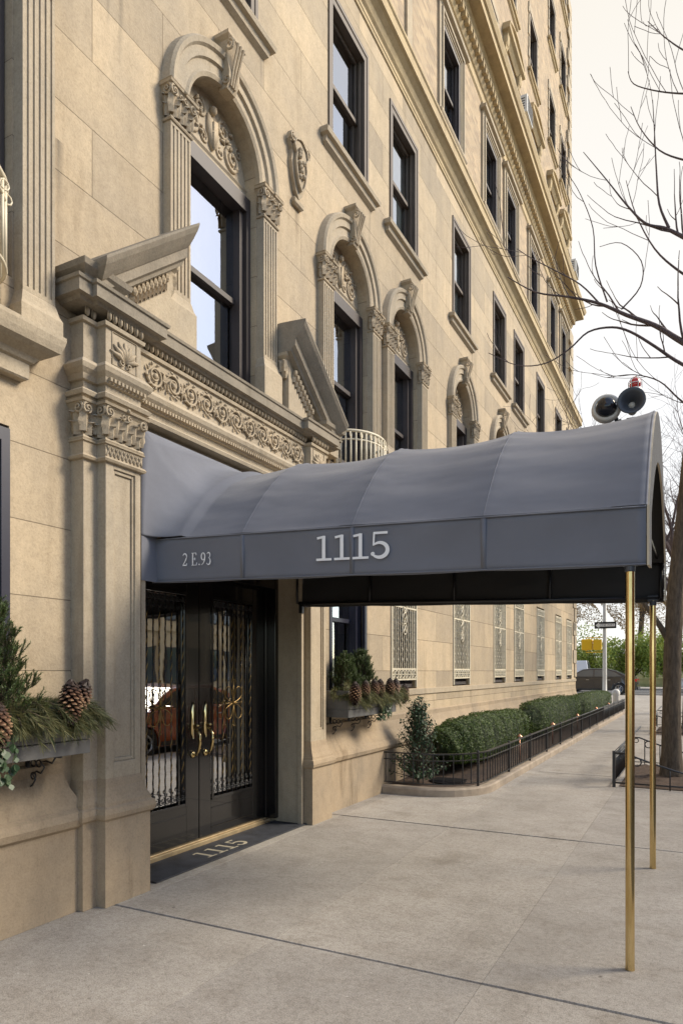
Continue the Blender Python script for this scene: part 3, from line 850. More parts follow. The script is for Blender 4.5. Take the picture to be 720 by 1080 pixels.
# --- balconet ledges and bowed railings (windows flanking the portal)
for idx, c in enumerate((2.2, 7.5)):
    mb = MB(); y1 = c+.68; y0 = c-.72
    mb.mould(W, .06, y0, y1, [(0, 3.42), (.01, 3.43), (.01, 3.52), (.03, 3.53), (.05, 3.56), (.11, 3.59), (.14, 3.61), (.155, 3.65), (.165, 3.69), (.165, 3.715), (0, 3.74)])
    part(mb, 'balcony_ledge', 'stone')
    mb = MB(); x0 = W+.0
    def bow(t, e=0): a = pi*t; return (x0+.05+(.36+e)*sin(a), c-(.47+e)*cos(a))
    pts = [bow(i/20) for i in range(21)]
    for z, r in ((3.92, .012), (4.30, .010), (4.40, .018)): mb.tube([(x, y, z) for x, y in pts], r, 6)
    for i in range(1, 20):
        x, y = pts[i]; mb.tube([(x, y, 3.92), (x, y, 4.4)], .011, 5)
    for i in range(0, 20, 2):
        x, y = bow((i+1)/20, .01); mb.tube([(x, y+.03*cos(q*pi/4), 4.35+.03*sin(q*pi/4)) for q in range(8)], .006, 4, closed=True)
    for i in (0, 20):
        x, y = pts[i]; mb.box(x-.02, x+.02, y-.02, y+.02, 3.84, 4.46)
    part(mb, 'balcony_railing', 'cream', True)

# ------------------------------------------------------------------ portal
PL = [(3.27, 3.39, 3.72), (6.63, 6.51, 6.18)]     # outer edge, step edge, inner edge
for side, (yo, ys, yi) in enumerate(PL):
    a, b = sorted((ys, yi)); a2, b2 = sorted((yo, yi))
    mb = MB()
    # stepped shaft with sunk panel
    mb.box(W-.01, .0, a2, b2, .7, 3.1)
    mb.box(-.01, .055, a, b, .7, 3.1)
    t = .075
    mb.box(.055, .08, a, a+t, .85, 3.08); mb.box(.055, .08, b-t+.02, b, .85, 3.08); mb.box(.055, .08, a+t, b-t+.02, 3.0, 3.08); mb.box(.055, .08, a+t, b-t+.02, .85, .97)
    mb.box(.055, .068, a+t, a+t+.02, .97, 3.0); mb.box(.055, .068, b-t, b-t+.02, .97, 3.0); mb.box(.055, .068, a+t+.02, b-t, 2.975, 3.0)
    mb.box(.055, .068, a+t+.02, b-t, .97, .995)
    p = part(mb, 'pilaster', 'stone', bevel=.004)
    bp = [(.0, .86), (.005, .84), (.01, .80), (.03, .74), (.05, .70), (.052, .68), (.07, .665), (.078, .63), (.07, .60), (.055, .585)][::-1]
    mb = MB()
    mb.mould(W, .12, a2, b2-.0, bp); mb.mould(W, .20, a, b, [(q+.001, z+.002) for q, z in bp])
    mb.mould(W, .12, a2, b2, [(.045, 0), (.045, .585)]); mb.mould(W, .20, a, b, [(.047, 0), (.047, .588)])
    part(mb, 'pedestal', 'plinth', parent=p)
    mb = MB()
    # necking with lattice
    for (dp, y0, y1) in ((.12, a2, b2), (.20, a, b)):
        e = .001 if dp > .15 else 0
        mb.mould(W, dp, y0, y1, [(0, 3.03-e), (.022, 3.035), (.03, 3.05), (.02, 3.065), (.008, 3.07), (.008, 3.15), (.02, 3.155), (.022, 3.165), (.0, 3.17+e)])
        capital(mb, W, dp, y0, y1, 3.165, 3.44+e)
    for i in range(9):
        y = a+(b-a)*(i+.5)/9
        for s_ in (-1, 1): mb.tube([(W+.212, y-s_*.02, 3.075), (W+.212, y+s_*.02, 3.145)], .006, 4)
    part(mb, 'capital', 'carved', parent=p)
# entablature
mb = MB()
y0, y1 = 3.27, 6.63
E1 = [(.04, 3.44), (.05, 3.46), (.03, 3.49), (.0, 3.5), (0, 3.54)]
mb.mould(W, .08, y0+.1, y1-.1, [(0, 3.37), (0, 3.45), (.015, 3.455), (.015, 3.53), (.03, 3.54), (.03, 3.56)])       # architrave fasciae
def ent(dp, ya, yb, e):
    mb.mould(W, dp, ya, yb, [(.0, 3.44+e), (.045, 3.455), (.055, 3.48), (.03, 3.50), (0, 3.515), (0, 3.56), (.02, 3.565), (.03, 3.60), (.055, 3.63), (.065, 3.66), (.03, 3.70), (0, 3.705), (0, 3.955), (.02, 3.96), (.025, 3.985), (.0, 3.99+e)])
ent(.12, y0, 3.72, 0); ent(.20, 3.39, 3.72, .001); ent(.12, 6.18, y1, 0); ent(.20, 6.18, 6.51, .001)
ent(.125, 3.6, 6.3, .002)
en = part(mb, 'entablature', 'stone')
mb = MB()
scroll_relief(mb, W+.125, 3.83, 6.1, 3.725, 3.945)
part(mb, 'frieze_carving', 'carved', parent=en, smooth=True)
for yc in (3.56, 6.34):    # palmette on the end blocks
    mb = MB()
    for k in range(-3, 4):
        an = pi/2+k*.42; d = Vector((0, cos(an), sin(an))); p = Vector((W+.205, yc, 3.77))
        mb.tube([p, p+d*.07+Vector((.012,0,0)), p+d*.14], [.01, .02, .006], 5)
    volute(mb, (W+.21, yc-.03, 3.755), (1,0,0), (0,1,0), .025, 1.2, .008); volute(mb, (W+.21, yc+.03, 3.755), (1,0,0), (0,-1,0), .025, 1.2, .008)
    mb.tube([(W+.203, yc-.115, 3.72), (W+.203, yc+.115, 3.72), (W+.203, yc+.115, 3.945), (W+.203, yc-.115, 3.945)], .006, 4, closed=True)
    part(mb, 'palmette', 'carved', parent=en, smooth=True)
for (x, a, b) in ((W+.125+.02, 3.72, 6.18), (W+.22, 3.38, 3.73), (W+.22, 6.17, 6.52), (W+.14, 3.26, 3.37)):
    mb = MB(); eggs(mb, x, a, b, 3.99, 4.06, .05); part(mb, 'egg_and_dart', 'carved', parent=en, smooth=True)
for (x, a, b) in ((W+.125+.055, 3.72, 6.18), (W+.20+.05, 3.38, 3.73), (W+.2+.05, 6.17, 6.52)):
    mb = MB(); n = int((b-a)/.032)
    for i in range(n):
        y = a+(b-a)*(i+.5)/n; mb.box(x-.03, x, y-.009, y+.009, 3.575, 3.60)
    part(mb, 'dentils', 'carved', parent=en)
mb = MB()
for (a_, b_) in ((3.25, 3.42), (6.48, 6.65)): mb.mould(W, .17, a_, b_, [(0, 4.15), (.07, 4.16), (.08, 4.2), (.12, 4.235), (.13, 4.27), (0, 4.285)])
C1 = [(.0, 4.045), (.06, 4.05), (.075, 4.07), (.11, 4.075), (.112, 4.15), (.125, 4.155), (.13, 4.175), (0, 4.2)]
mb.mould(W, .17, 3.35, 3.80, [(q, z) for q, z in C1]); mb.mould(W, .17, 6.10, 6.55, C1)
mb.mould(W, .125, 3.7, 6.2, [(q*.85, z-.004) for q, z in C1])
mb.mould(W, .13, 3.24, 3.7, [(q, z+.002) for q, z in C1]); mb.mould(W, .13, 6.2, 6.66, [(q, z+.002) for q, z in C1])
part(mb, 'cornice', 'weathered', parent=en)
# broken raking pediment halves
def rake(sg):
    mb = MB(); ctr = 4.95
    lo, hi = 1.58, .80; zl, zh = 4.14, 4.77      # distances from centre, heights of soffit line
    prof = [(0, 0), (.10, .0), (.11, .03), (.15, .05), (.155, .12), (.17, .13), (.2, .16), (.25, .22), (.27, .26), (.27, .28), (0, .30)]
    sl = (zh-zl)/(lo-hi)
    rows = []
    for d_, z_, ret in ((lo, zl, True), (hi, zh, False)):
        row = []
        for q, h in prof:
            dd = d_+(q*.55 if ret else -q*.0)
            zz = z_+h-(sl*q*.55 if ret else 0)
            row.append((W+.12+q, ctr+sg*dd, zz))
        rows.append(row)
    o = len(mb.v); k = len(prof)
    wallrow = [(W, p[1], p[2]) for p in rows[0]]; wallhi = [(W, p[1], p[2]) for p in rows[1]]
    for rw in (wallrow, rows[0], rows[1], wallhi): mb.v += rw
    for i in range(3):
        for j in range(k-1):
            a = o+i*k+j; mb.f.append((a, a+k, a+k+1, a+1) if sg < 0 else (a, a+1, a+k+1, a+k)); mb.m.append(0)
    for j in (0, k-1):   # underside and top
        mb.f.append((o+j, o+k+j, o+2*k+j, o+3*k+j)); mb.m.append(0)
    p = part(mb, 'pediment', 'weathered')
    # tympanum stub below the raking cornice
    mb = MB()
    pts = [(ctr+sg*1.55, 4.19), (ctr+sg*(hi+.06), 4.19), (ctr+sg*(hi+.06), zh-.02), (ctr+sg*1.55, 4.21)]
    mb.prism(pts if sg > 0 else pts[::-1], W, W+.16)
    mb.mould(W, .12, *sorted((ctr+sg*(hi+.30), ctr+sg*(hi+.05))), [(.02, zh-.24), (.035, zh-.2), (.035, zh-.06), (.06, zh-.03), (.06, zh-.0)])
    part(mb, 'tympanum', 'stone', parent=p)
    mb = MB()
    for i in range(9):
        d_ = lo-.3-(lo-hi-.4)*i/9; z = zl+sl*(lo-d_)-.0
        mb.ball((W+.19, ctr+sg*d_, z-.05), .035, 6, 5, (.7, .7, 1))
        leaf(mb, (W+.165, ctr+sg*d_, z-.14), (1,0,0), (0,1,0), .12, .03)
    part(mb, 'leaf_moulding', 'carved', parent=p); mb = MB()
    for i in range(3):
        leaf(mb, (W+.04+.055*i, ctr+sg*(hi+.05)-(.035 if sg > 0 else -.035)*1, zh-.19), (0, -1, 0), (1,0,0), .15, .028)
    part(mb, 'end_leaves', 'carved', parent=p)
rake(-1); rake(1)

# door recess: reveals, doors
mb = MB()
mb.box(-.30, .0, 6.10, 6.18, 0, 3.3); mb.box(-.30, .0, 3.72, 3.80, 0, 3.3)
mb.box(-.02, .03, 6.075, 6.12, 0, 3.3); mb.box(-.02, .03, 3.78, 3.825, 0, 3.3)
mb.box(-.30, -.05, 3.8, 6.1, 2.62, 3.4)
part(mb, 'door_reveal', 'stone', bevel=.006)
DX = -.42
mb = MB()
mb.box(DX-.06, -.27, 6.04, 6.10, .05, 2.62); mb.box(DX-.06, -.27, 3.80, 3.86, .05, 2.62); mb.box(DX-.06, -.27, 3.86, 6.04, 2.46, 2.62)
mb.box(DX-.02, DX+.06, 6.0, 6.04, .05, 2.46); mb.box(DX-.02, DX+.06, 3.86, 3.90, .05, 2.46)
part(mb, 'door_frame', 'doorpaint', bevel=.004)
mb = MB(); mb.box(DX-.06, -.335, 3.86, 6.04, 0, .048); mb.box(DX-.06, -.36, 3.86, 6.04, .048, .06); part(mb, 'threshold', 'threshold', bevel=.004)
for li, (a, b) in enumerate(((3.905, 4.945), (4.955, 5.995))):
    mb = MB(); gl0, gl1 = (a+.17, b-.19) if li else (a+.19, b-.17)
    zb, zt = .39, 2.30
    mb.box(DX-.03, DX+.03, a, gl0, .065, 2.455); mb.box(DX-.03, DX+.03, gl1, b, .065, 2.455)
    mb.box(DX-.03, DX+.03, gl0, gl1, .065, zb); mb.box(DX-.03, DX+.03, gl0, gl1, zt, 2.455)
    for (c, d, e, f) in ((gl0, gl0+.025, zb, zt), (gl1-.025, gl1, zb, zt), (gl0+.025, gl1-.025, zb, zb+.03), (gl0+.025, gl1-.025, zt-.025, zt)): mb.box(DX+.03, DX+.042, c, d, e, f)
    mb.box(DX+.03, DX+.036, gl0, gl1, .13, .14); mb.box(DX+.03, DX+.036, gl0, gl1, .31, .32)
    d = part(mb, 'door', 'doorpaint', bevel=.003)
    mb = MB(); mb.add([(DX-.012, gl0, zb), (DX-.012, gl1, zb), (DX-.012, gl1, zt), (DX-.012, gl0, zt)], [(0,1,2,3)]); part(mb, 'pane', 'doorglass', parent=d)
    mb = MB(); nb = 9; yc = (gl0+gl1)/2; zc = 1.29; x = DX+.022
    for i in range(nb):
        y = gl0+.04+(gl1-gl0-.08)*i/(nb-1)
        mb.cur = 0
        if i % 2:
            mb.tube([(x, y, zb+.03), (x, y, zt-.03)], .005, 5)
        else:
            mb.cur = 1
            k = int((zt-zb-.3)/.022)
            mb.tube([(x+.0055*cos(q*1.25), y+.0055*sin(q*1.25), zb+.15+q*.022) for q in range(k)], .0045, 5)
            mb.cur = 0; mb.tube([(x, y, zb+.03), (x, y, zt-.03)], .0055, 5)
        for zz, s_ in ((zb+.10, 1), (zt-.09, -1)):
            for t_ in (-1, 1): volute(mb, (x+.005, y+t_*.018, zz-s_*.02), (1,0,0), (0, t_, 0), .024, 1.3, .0055)
            volute(mb, (x+.005, y, zz+s_*.05), (1,0,0), (0, 1, 0), .02, 1.3, .005)
    mb.cur = 1
    for k in range(4):      # quatrefoil
        an = pi/4+k*pi/2; dy, dz = cos(an), sin(an)
        mb.tube([(x+.014, yc+dy*(.10+.10*cos(q*pi/8))*.85-dz*.035*sin(q*pi/8)*(1.4+cos(q*pi/8)), zc+dz*(.10+.10*cos(q*pi/8))+dy*.035*sin(q*pi/8)*(1.4+cos(q*pi/8))) for q in range(16)], .0042, 5, closed=True)
        an = k*pi/2
        mb.tube([(x+.014, yc, zc), (x+.016, yc+.12*cos(an), zc+.22*sin(an))], [.005, .003], 5)
        mb.ball((x+.016, yc+.125*cos(an), zc+.225*sin(an)), .009, 6, 5)
    mb.ball((x+.016, yc, zc), .018, 8, 6)
    part(mb, 'grille', ['iron', 'oldbrass'], parent=d, smooth=True)
    mb = MB(); hy = (b-.085) if li == 0 else (a+.085); X1 = DX+.03
    pl = [(0, -.0), (.012, .02), (.028, .05), (.03, .12), (.024, .2), (.03, .23), (.022, .28), (.008, .31), (0, .335)]
    pl = [(hy-w_, 0.985+z) for w_, z in pl]+[(hy+w_, 0.985+z) for w_, z in pl[::-1]]
    mb.prism(pl[::-1], X1, X1+.012)
    pts = [(X1+.01, hy, 1.085), (X1+.05, hy, 1.075), (X1+.085, hy, 1.02), (X1+.085, hy, .95), (X1+.065, hy, .88), (X1+.045, hy, .84), (X1+.012, hy, .845)]
    mb.tube(pts, [.009, .010, .012, .013, .011, .009, .012], 8)
    mb.tube([(X1, hy, 1.10), (X1+.05, hy, 1.115), (X1+.065, hy, 1.10)], [.012, .014, .01], 8)
    mb.lathe([(.0, 0), (.03, .0), (.034, .008), (.02, .014), (0, .016)], (X1, hy, .845), 12, (1,0,0))
    part(mb, 'handle', 'brass', parent=d, smooth=True)
# lobby
mb = MB()
mb.box(-4.2, -4.1, 3.3, 6.6, 0, 2.9); mb.box(-4.1, DX-.1, 3.3, 3.4, 0, 2.9); mb.box(-4.1, DX-.1, 6.5, 6.6, 0, 2.9); mb.box(-4.2, DX-.08, 3.3, 6.6, 2.8, 2.9)
for i in range(5): mb.box(-4.1, -4.07, 3.5+i*.62, 3.98+i*.62, .2, 2.5)
part(mb, 'lobby_wall', 'wood')
mb = MB(); mb.box(-4.1, DX-.08, 3.4, 6.5, -.05, .04); part(mb, 'lobby_floor', 'marble')

# ------------------------------------------------------------------ window air conditioners
def aircon(c, z, label):
    r = empty('air_conditioner', (BW-.05, c, z))
    tag(r, label, 'air conditioner', 'air conditioners hung in upper windows')
    mb = MB(); mb.box(-.1, .52, -.30, .30, 0, .42); b = mb.build('casing', 'acwhite', r, bevel=.015)
    mb = MB()
    for k in range(9): mb.box(.52, .528, -.26, .26, .04+k*.04, .06+k*.04)
    for k in range(5): mb.box(0, .46, -.306, -.30, .08+k*.06, .1+k*.06)
    mb.build('louvre', 'bumper', r)
aircon(16.42, 14.68, 'white window air conditioner jutting out above the dentil cornice, nearer of two')
aircon(23.6, 14.68, 'white window air conditioner above the dentil cornice close to the far corner of the building')

# ------------------------------------------------------------------ lettering as strokes
def ribbon(pts, w, T, mb, th=.003):
    """flat stroke in the local (u,v) plane; w = width or list; T maps (u,v,depth) to world"""
    k = len(pts)
    if not isinstance(w, (list, tuple)): w = [w]*k
    Lf = []; Rt = []
    for i in range(k):
        a = Vector(pts[max(i-1, 0)]); b = Vector(pts[min(i+1, k-1)]); t = (b-a).normalized(); n = Vector((-t.y, t.x)); p = Vector(pts[i])
        Lf.append(p+n*w[i]/2); Rt.append(p-n*w[i]/2)
    vs = [T(p.x, p.y, th) for p in Lf+Rt]+[T(p.x, p.y, 0) for p in Lf+Rt]
    fs = []
    for i in range(k-1):
        fs.append((i, i+1, k+i+1, k+i)); fs.append((i, 2*k+i, 2*k+i+1, i+1)); fs.append((k+i, k+i+1, 3*k+i+1, 3*k+i))
    fs.append((0, k, 3*k, 2*k)); fs.append((k-1, 3*k-1, 4*k-1, 2*k-1))
    mb.add(vs, fs)
def arc(cx, cy, rx, ry, a0, a1, n=14): return [(cx+rx*cos(radians(a0+(a1-a0)*i/n)), cy+ry*sin(radians(a0+(a1-a0)*i/n))) for i in range(n+1)]
def lerpw(a, b, n): # thick in the middle
    return [a+(b-a)*sin(pi*i/n) for i in range(n+1)]
GL = {}
GL['1'] = (.62, [([(.29, .03), (.29, .97)], .15), ([(.03, .045), (.56, .045)], .09), ([(.06, .885), (.29, .93)], .09), ([(.06,.90),(.30,.955)], .05)])
GL['5'] = (.70, [([(.10, .95), (.55, .95)], .09), ([(.12, .98), (.10, .48)], .07), (arc(.29, .31, .26, .275, 128, -150, 20), lerpw(.07, .16, 20)), (arc(.08, .17, .05, .05, 0, 330, 8), .05)])
GL['2'] = (.50, [(arc(.23, .73, .19, .24, 165, -35, 12), lerpw(.03, .1, 12)), ([(.39, .60), (.25, .34), (.03, .04)], [.1, .07, .05]), ([(.03, .045), (.42, .045)], .09), ([(.41, .02), (.45, .2)], .04)])
GL['E'] = (.62, [([(.14, .0), (.14, 1.0)], .10), ([(.02, .02), (.52, .02)], .04), ([(.02, .98), (.48, .98)], .04), ([(.14, .51), (.38, .51)], .04), ([(.51, .0), (.55, .22)], .04), ([(.47, 1.0), (.49, .80)], .04), ([(.38, .40), (.38, .62)], .035)])
GL['.'] = (.20, [([(.06, .06), (.16, .06)], .1)])
GL['9'] = (.50, [(arc(.23, .68, .175, .28, 0, 360, 18), [.05+.05*abs(cos(pi*2*i/18)) for i in range(19)]), ([(.41, .66), (.38, .38), (.26, .14), (.06, .01)], [.1, .09, .06, .03])])
GL['3'] = (.48, [(arc(.20, .76, .15, .21, 155, -70, 12), lerpw(.03, .09, 12)), (arc(.19, .29, .19, .27, 85, -150, 14), lerpw(.03, .1, 14))])
GL[' '] = (.28, [])
def text(mb, s_, T, h, sp_=.06, wx=1.0):
    u = 0
    for ch in s_:
        adv, strokes = GL[ch]
        for i, (pts, w) in enumerate(strokes):
            ww = [q*h for q in w] if isinstance(w, list) else w*h
            ribbon([(u+p[0]*h*wx, p[1]*h) for p in pts], ww, T, mb, .0012+.0004*i)
        u += (adv*wx+sp_)*h
    return u

# ------------------------------------------------------------------ canopy
CY0, CY1 = 3.93, 6.10; CM = (CY0+CY1)/2; CH = (CY1-CY0)/2
XF = 3.42
can = empty('entrance_canopy', (1.7, CM, 0))
tag(can, 'long grey fabric entrance canopy with white numbers, reaching over the sidewalk', 'canopy')
RIBS = [.0, .83, 1.69, 2.55, 3.42]
def botz(x): return 2.27-.11*x/3.42
def seamz(x): return 2.60-.125*x/3.42
def apz(x): return 3.325-.035*x/3.42
def sag(x):
    for i in range(4):
        if RIBS[i] <= x <= RIBS[i+1]:
            t = (x-RIBS[i])/(RIBS[i+1]-RIBS[i]); return sin(pi*t)**.8
    return 0
NT = 120
def section(x, rect=0, off=0):
    """points from near seam over the top to far seam"""
    zs, za = seamz(x), apz(x); pts = []
    sg = sag(x) if x > 0 else 0
    for i in range(NT+1):
        t = i/NT; a = pi*(1-t)
        ca, sa = cos(a), sin(a)
        e = .92
        y = CM+(CH-off)*ca; z = zs+(za-zs-off)*(1-abs(ca)**2.0)
        k = .030*sg*(sa**.7)+.010*sg
        dr = min(abs(x-q_) for q_ in RIBS)
        wr = (.0055*sin(t*2*pi*5.5+1.3*sin(x*2.1)+.8)+.0035*sin(t*2*pi*11+x*2.6)+.003*sin(5*y+6*x))*sg + .0032*math.exp(-dr/.09)*sin(t*2*pi*23+x*4)*(1 if x > .05 else 0)
        y -= (k*ca)*.8; z -= k*sa+wr*sa
        if rect:
            m = max(abs(ca)/1.0, abs(sa)); ry = CM+(CH+.165)*ca/m; rz = 2.60+(3.385-2.60)*sa/m
            y += (ry-y)*rect; z += (rz-z)*rect
        pts.append((y, z))
    return pts
def canopy_shell(off, xs_main):
    mb = MB(); rows = []
    ns = 12
    for i in range(ns):       # blend from the rectangular wall hem to the first hoop
        s_ = i/ns; rect = (1-s_)**2.2; x = .036+.285*s_**1.9
        rows.append((x, [(y, z) for y, z in section(max(x, 0)*0+0.0001 if False else .0, rect, off)]))
        if s_ > 0: pass
    for x in xs_main: rows.append((x, section(x, 0, off)))
    return rows
xs = [.32+(.83-.32)*i/14 for i in range(15)]
for i in range(1, 4): xs += [RIBS[i]+(RIBS[i+1]-RIBS[i])*j/24 for j in range(1, 25)]
def rows_to_mesh(rows, flip=False):
    mb = MB(); k = NT+1
    for x, pts in rows:
        for y, z in pts: mb.v.append((x, y, z))
    for i in range(len(rows)-1):
        for j in range(k-1):
            a = i*k+j; f = (a, a+1, a+k+1, a+k); mb.f.append(f[::-1] if flip else f); mb.m.append(0)
    return mb
def cpart(mb, name, mats, smooth=False, bevel=0, parent=None):
    o = mb.build(name, mats, None, smooth, bevel); o.parent = parent or can
    o.matrix_parent_inverse = Matrix.Translation(-can.location) if parent is None else Matrix.Identity(4)
    return o
rows = canopy_shell(0, xs)
top = cpart(rows_to_mesh(rows), 'canopy_top', 'fabric', True)
so = top.modifiers.new('thick', 'SOLIDIFY'); so.thickness = .006; so.offset = -1
# piping along hoops
mb = MB()
for x in RIBS[1:]:
    mb.tube([(x, y, z+.001) for y, z in section(x)], .0075, 5)
cpart(mb, 'hoop_seam', 'fabric', True)
# hoops (steel frame inside)
mb = MB()
for x in RIBS:
    mb.tube([(x-.02, y, z) for y, z in section(x, 0, .03)], .013, 6)
    for yy in (CY0+.03, CY1-.03): mb.tube([(x-.02, yy, botz(x)+.03), (x-.02, yy, seamz(x))], .013, 6)
for yy in (CY0+.03, CY1-.03):
    mb.tube([(0, yy, botz(0)+.03), (XF-.03, yy, botz(XF)+.03)], .015, 6); mb.tube([(0, yy, seamz(0)), (XF-.03, yy, seamz(XF))], .013, 6)
mb.tube([(XF-.05, CY0+.03, botz(XF)+.35), (XF-.05, CY1-.03, botz(XF)+.35)], .012, 6)
cpart(mb, 'frame', 'iron', True)
# side valances
for nm_, yy, sg in (('near', CY0, -1), ('far', CY1, 1)):
    mb = MB(); nx, nz = 70, 8
    for i in range(nx+1):
        x = -.01+(XF+.01)*i/nx
        for j in range(nz+1):
            t = j/nz; z = seamz(max(x,0))+(botz(x)-seamz(x))*t
            q = sg*(.012*sin(t*pi)*(-1)*sag(x)+.004*sin(x*9+t*5)+.0)
            mb.v.append((x, yy+q*(1 if 0 < t else 0), z-(.006*sag(x)*sin(t*pi/2))))
    for i in range(nx):
        for j in range(nz):
            a = i*(nz+1)+j; mb.f.append((a, a+nz+1, a+nz+2, a+1) if sg > 0 else (a, a+1, a+nz+2, a+nz+1)); mb.m.append(0)
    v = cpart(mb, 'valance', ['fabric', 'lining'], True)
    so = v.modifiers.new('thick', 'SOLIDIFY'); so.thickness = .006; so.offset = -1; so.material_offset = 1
    mb = MB()
    for t_ in (.02, .985):
        mb.tube([(x, yy+sg*.004, seamz(x)+(botz(x)-seamz(x))*t_) for x in [XF*i/30 for i in range(31)]], .005, 5)
    for x in RIBS[1:4]: mb.box(x-.014, x+.014, yy-.006 if sg < 0 else yy-.001, yy+.001 if sg < 0 else yy+.006, botz(x)+.012, seamz(x)-.012)
    cpart(mb, 'valance_seam', 'fabric', True)
# inner lining
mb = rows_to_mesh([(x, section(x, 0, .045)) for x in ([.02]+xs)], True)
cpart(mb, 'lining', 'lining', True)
# front fascia with arched opening
mb = MB(); sec = section(XF); inn = []
outl = [(CY0, botz(XF))]+sec+[(CY1, botz(XF))]
zi = seamz(XF)
n = len(outl)
for i, (y, z) in enumerate(outl):
    a = pi*(1-(i-1)/NT)
    if i == 0: inn.append((CY0+.13, botz(XF)))
    elif i == n-1: inn.append((CY1-.13, botz(XF)))
    else: inn.append((CM+(CH-.13)*cos(a), zi-.02+(apz(XF)-zi-.32)*(1-abs(cos(a))**2.2)))
for (y, z) in outl: mb.v.append((XF+.004, y, z))
for (y, z) in inn: mb.v.append((XF+.008, y, z))
for i in range(n-1): mb.f.append((i, i+1, n+i+1, n+i)); mb.m.append(0)
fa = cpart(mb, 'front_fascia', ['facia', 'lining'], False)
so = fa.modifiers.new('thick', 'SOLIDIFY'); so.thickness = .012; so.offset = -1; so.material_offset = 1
# poles
for yy in (3.955, 6.075):
    mb = MB(); mb.lathe([(.0242, 0), (.0242, .01), (.0235, .02), (.0235, 2.17), (.0, 2.17)], (3.34, yy, .0), 24)
    p = cpart(mb, 'pole', 'brass', True)
    es = p.modifiers.new('es', 'EDGE_SPLIT'); es.split_angle = radians(40)
    mb = MB(); mb.box(3.30, 3.38, yy-.015, yy+.04, 2.165, 2.215); mb.lathe([(.027, 0), (.027, .04)], (3.34, yy, 2.13), 16)
    o = mb.build('bracket', 'horn', None, False, .006); o.parent = p; o.matrix_parent_inverse = Matrix.Identity(4)
mb = MB()
def TV(u0, z0):
    # follows the slight fall of the valance towards the street
    return lambda u, v, d: (u0+u, CY0-.012-d, z0+v-(.115/3.42)*(u0+u))
text(mb, '1115', TV(1.425, 2.375), .168, .0, 1.28)
cpart(mb, 'lettering', 'letter'); mb = MB()
text(mb, '2 E.93', TV(.30, 2.385), .092, .06)
cpart(mb, 'lettering', 'letter')
mb = MB(); mb.box(.034, .040, 3.77, CY0+.004, botz(0)+.0, 2.62); cpart(mb, 'wall_flap', 'fabric'); mb = MB(); mb.box(.034, .040, CY1-.004, 6.26, botz(0), 2.62); cpart(mb, 'wall_flap', 'fabric')
# wall bracket clips of the canopy
mb = MB(); mb.box(-.0, .03, 3.79, 3.83, 2.3, 2.42); cpart(mb, 'wall_bracket', 'iron'); mb = MB(); mb.box(.0, .04, 6.07, 6.11, 2.2, 2.32); cpart(mb, 'wall_bracket', 'iron')

# dome camera on the canopy
r = empty('security_camera', (3.105, 5.0, 3.30)); tag(r, 'round pale security camera with dark lens on the canopy, left of horn', 'camera')
ax = Vector((.12, -1, .05)).normalized()
mb = MB(); mb.lathe([(.0, -.07), (.05, -.07), (.085, -.04), (.097, .0), (.092, .035), (.078, .045), (.07, .04)], (0, 0, .10), 28, ax); mb.build('housing', 'hornwhite', r, True)
mb = MB(); mb.lathe([(.070, .04), (.066, .06), (.05, .085), (.028, .1), (.0, .106)], (0, 0, .10), 24, ax); mb.build('lens_dome', 'domeglass', r, True)
mb = MB(); mb.tube([(.03, .05, .10), (.06, .05, .04), (.06, .03, -.02)], .014, 8); mb.lathe([(.05, 0), (.05, .012)], (.06, .03, -.03), 14); mb.build('bracket', 'horn', r, True)
# horn loudspeaker + beacon
r = empty('horn_speaker', (3.265, 5.0, 3.28)); tag(r, 'dark round horn siren facing the camera on top of the canopy, under the red beacon', 'siren')
ax = Vector((.05, -1, .05)).normalized()
mb = MB(); mb.lathe([(.018, .02), (.022, .05), (.035, .08), (.065, .115), (.086, .13), (.09, .125), (.068, .10), (.04, .06), (.03, -.06), (.0, -.07)], (0, .05, .12), 28, ax); mb.build('horn', 'horn', r, True)
mb = MB(); mb.lathe([(.0, .0), (.03, .0), (.03, .03), (.018, .045), (.008, .055), (0, .056)], (0, .045, .12), 18, ax); mb.build('driver', 'hornwhite', r, True)
mb = MB(); mb.box(-.035, .05, .03, .11, -.03, .05); mb.tube([(-.03, .07, .0), (-.08, .05, .05), (-.1, .04, .03)], .01, 6); mb.build('mounting_box', 'horn', r, False, .008)
r = empty('beacon_light', (3.285, 5.04, 3.52)); tag(r, 'red caged warning beacon above the dark horn on the canopy', 'beacon')
mb = MB(); mb.lathe([(.042, -.03), (.042, .0), (.036, .005)], (0,0,0), 20); mb.build('base', 'white_metal', r, True)
mb = MB(); mb.lathe([(.035, .0), (.036, .03), (.034, .055), (.02, .07), (0, .074)], (0,0,0), 20); mb.build('red_lens', 'redlens', r, True)
mb = MB()
for k in range(6):
    a = k*pi/3; mb.tube([(.042*cos(a), .042*sin(a), 0), (.043*cos(a), .043*sin(a), .05), (.022*cos(a), .022*sin(a), .08), (0, 0, .085)], .0028, 5)
mb.tube([(.043*cos(q*pi/8), .043*sin(q*pi/8), .035) for q in range(16)], .0028, 5, closed=True); mb.build('cage', 'white_metal', r, True)

# ------------------------------------------------------------------ door mat
r = empty('door_mat', (-.15, 5.05, 0)); tag(r, 'worn dark rubber doormat with pale numbers in front of the black doors', 'doormat')
mb = MB(); mb.box(-.18, .21, -1.15, 1.13, .002, .014); mb.build('mat', 'rubber', r, False, .004)
mb = MB(); text(mb, '1115', lambda u, v, d: (.13-v*1.0, -.43+u*1.15, .0135+d*.5), .20, .05); mb.build('lettering', 'letter2', r)

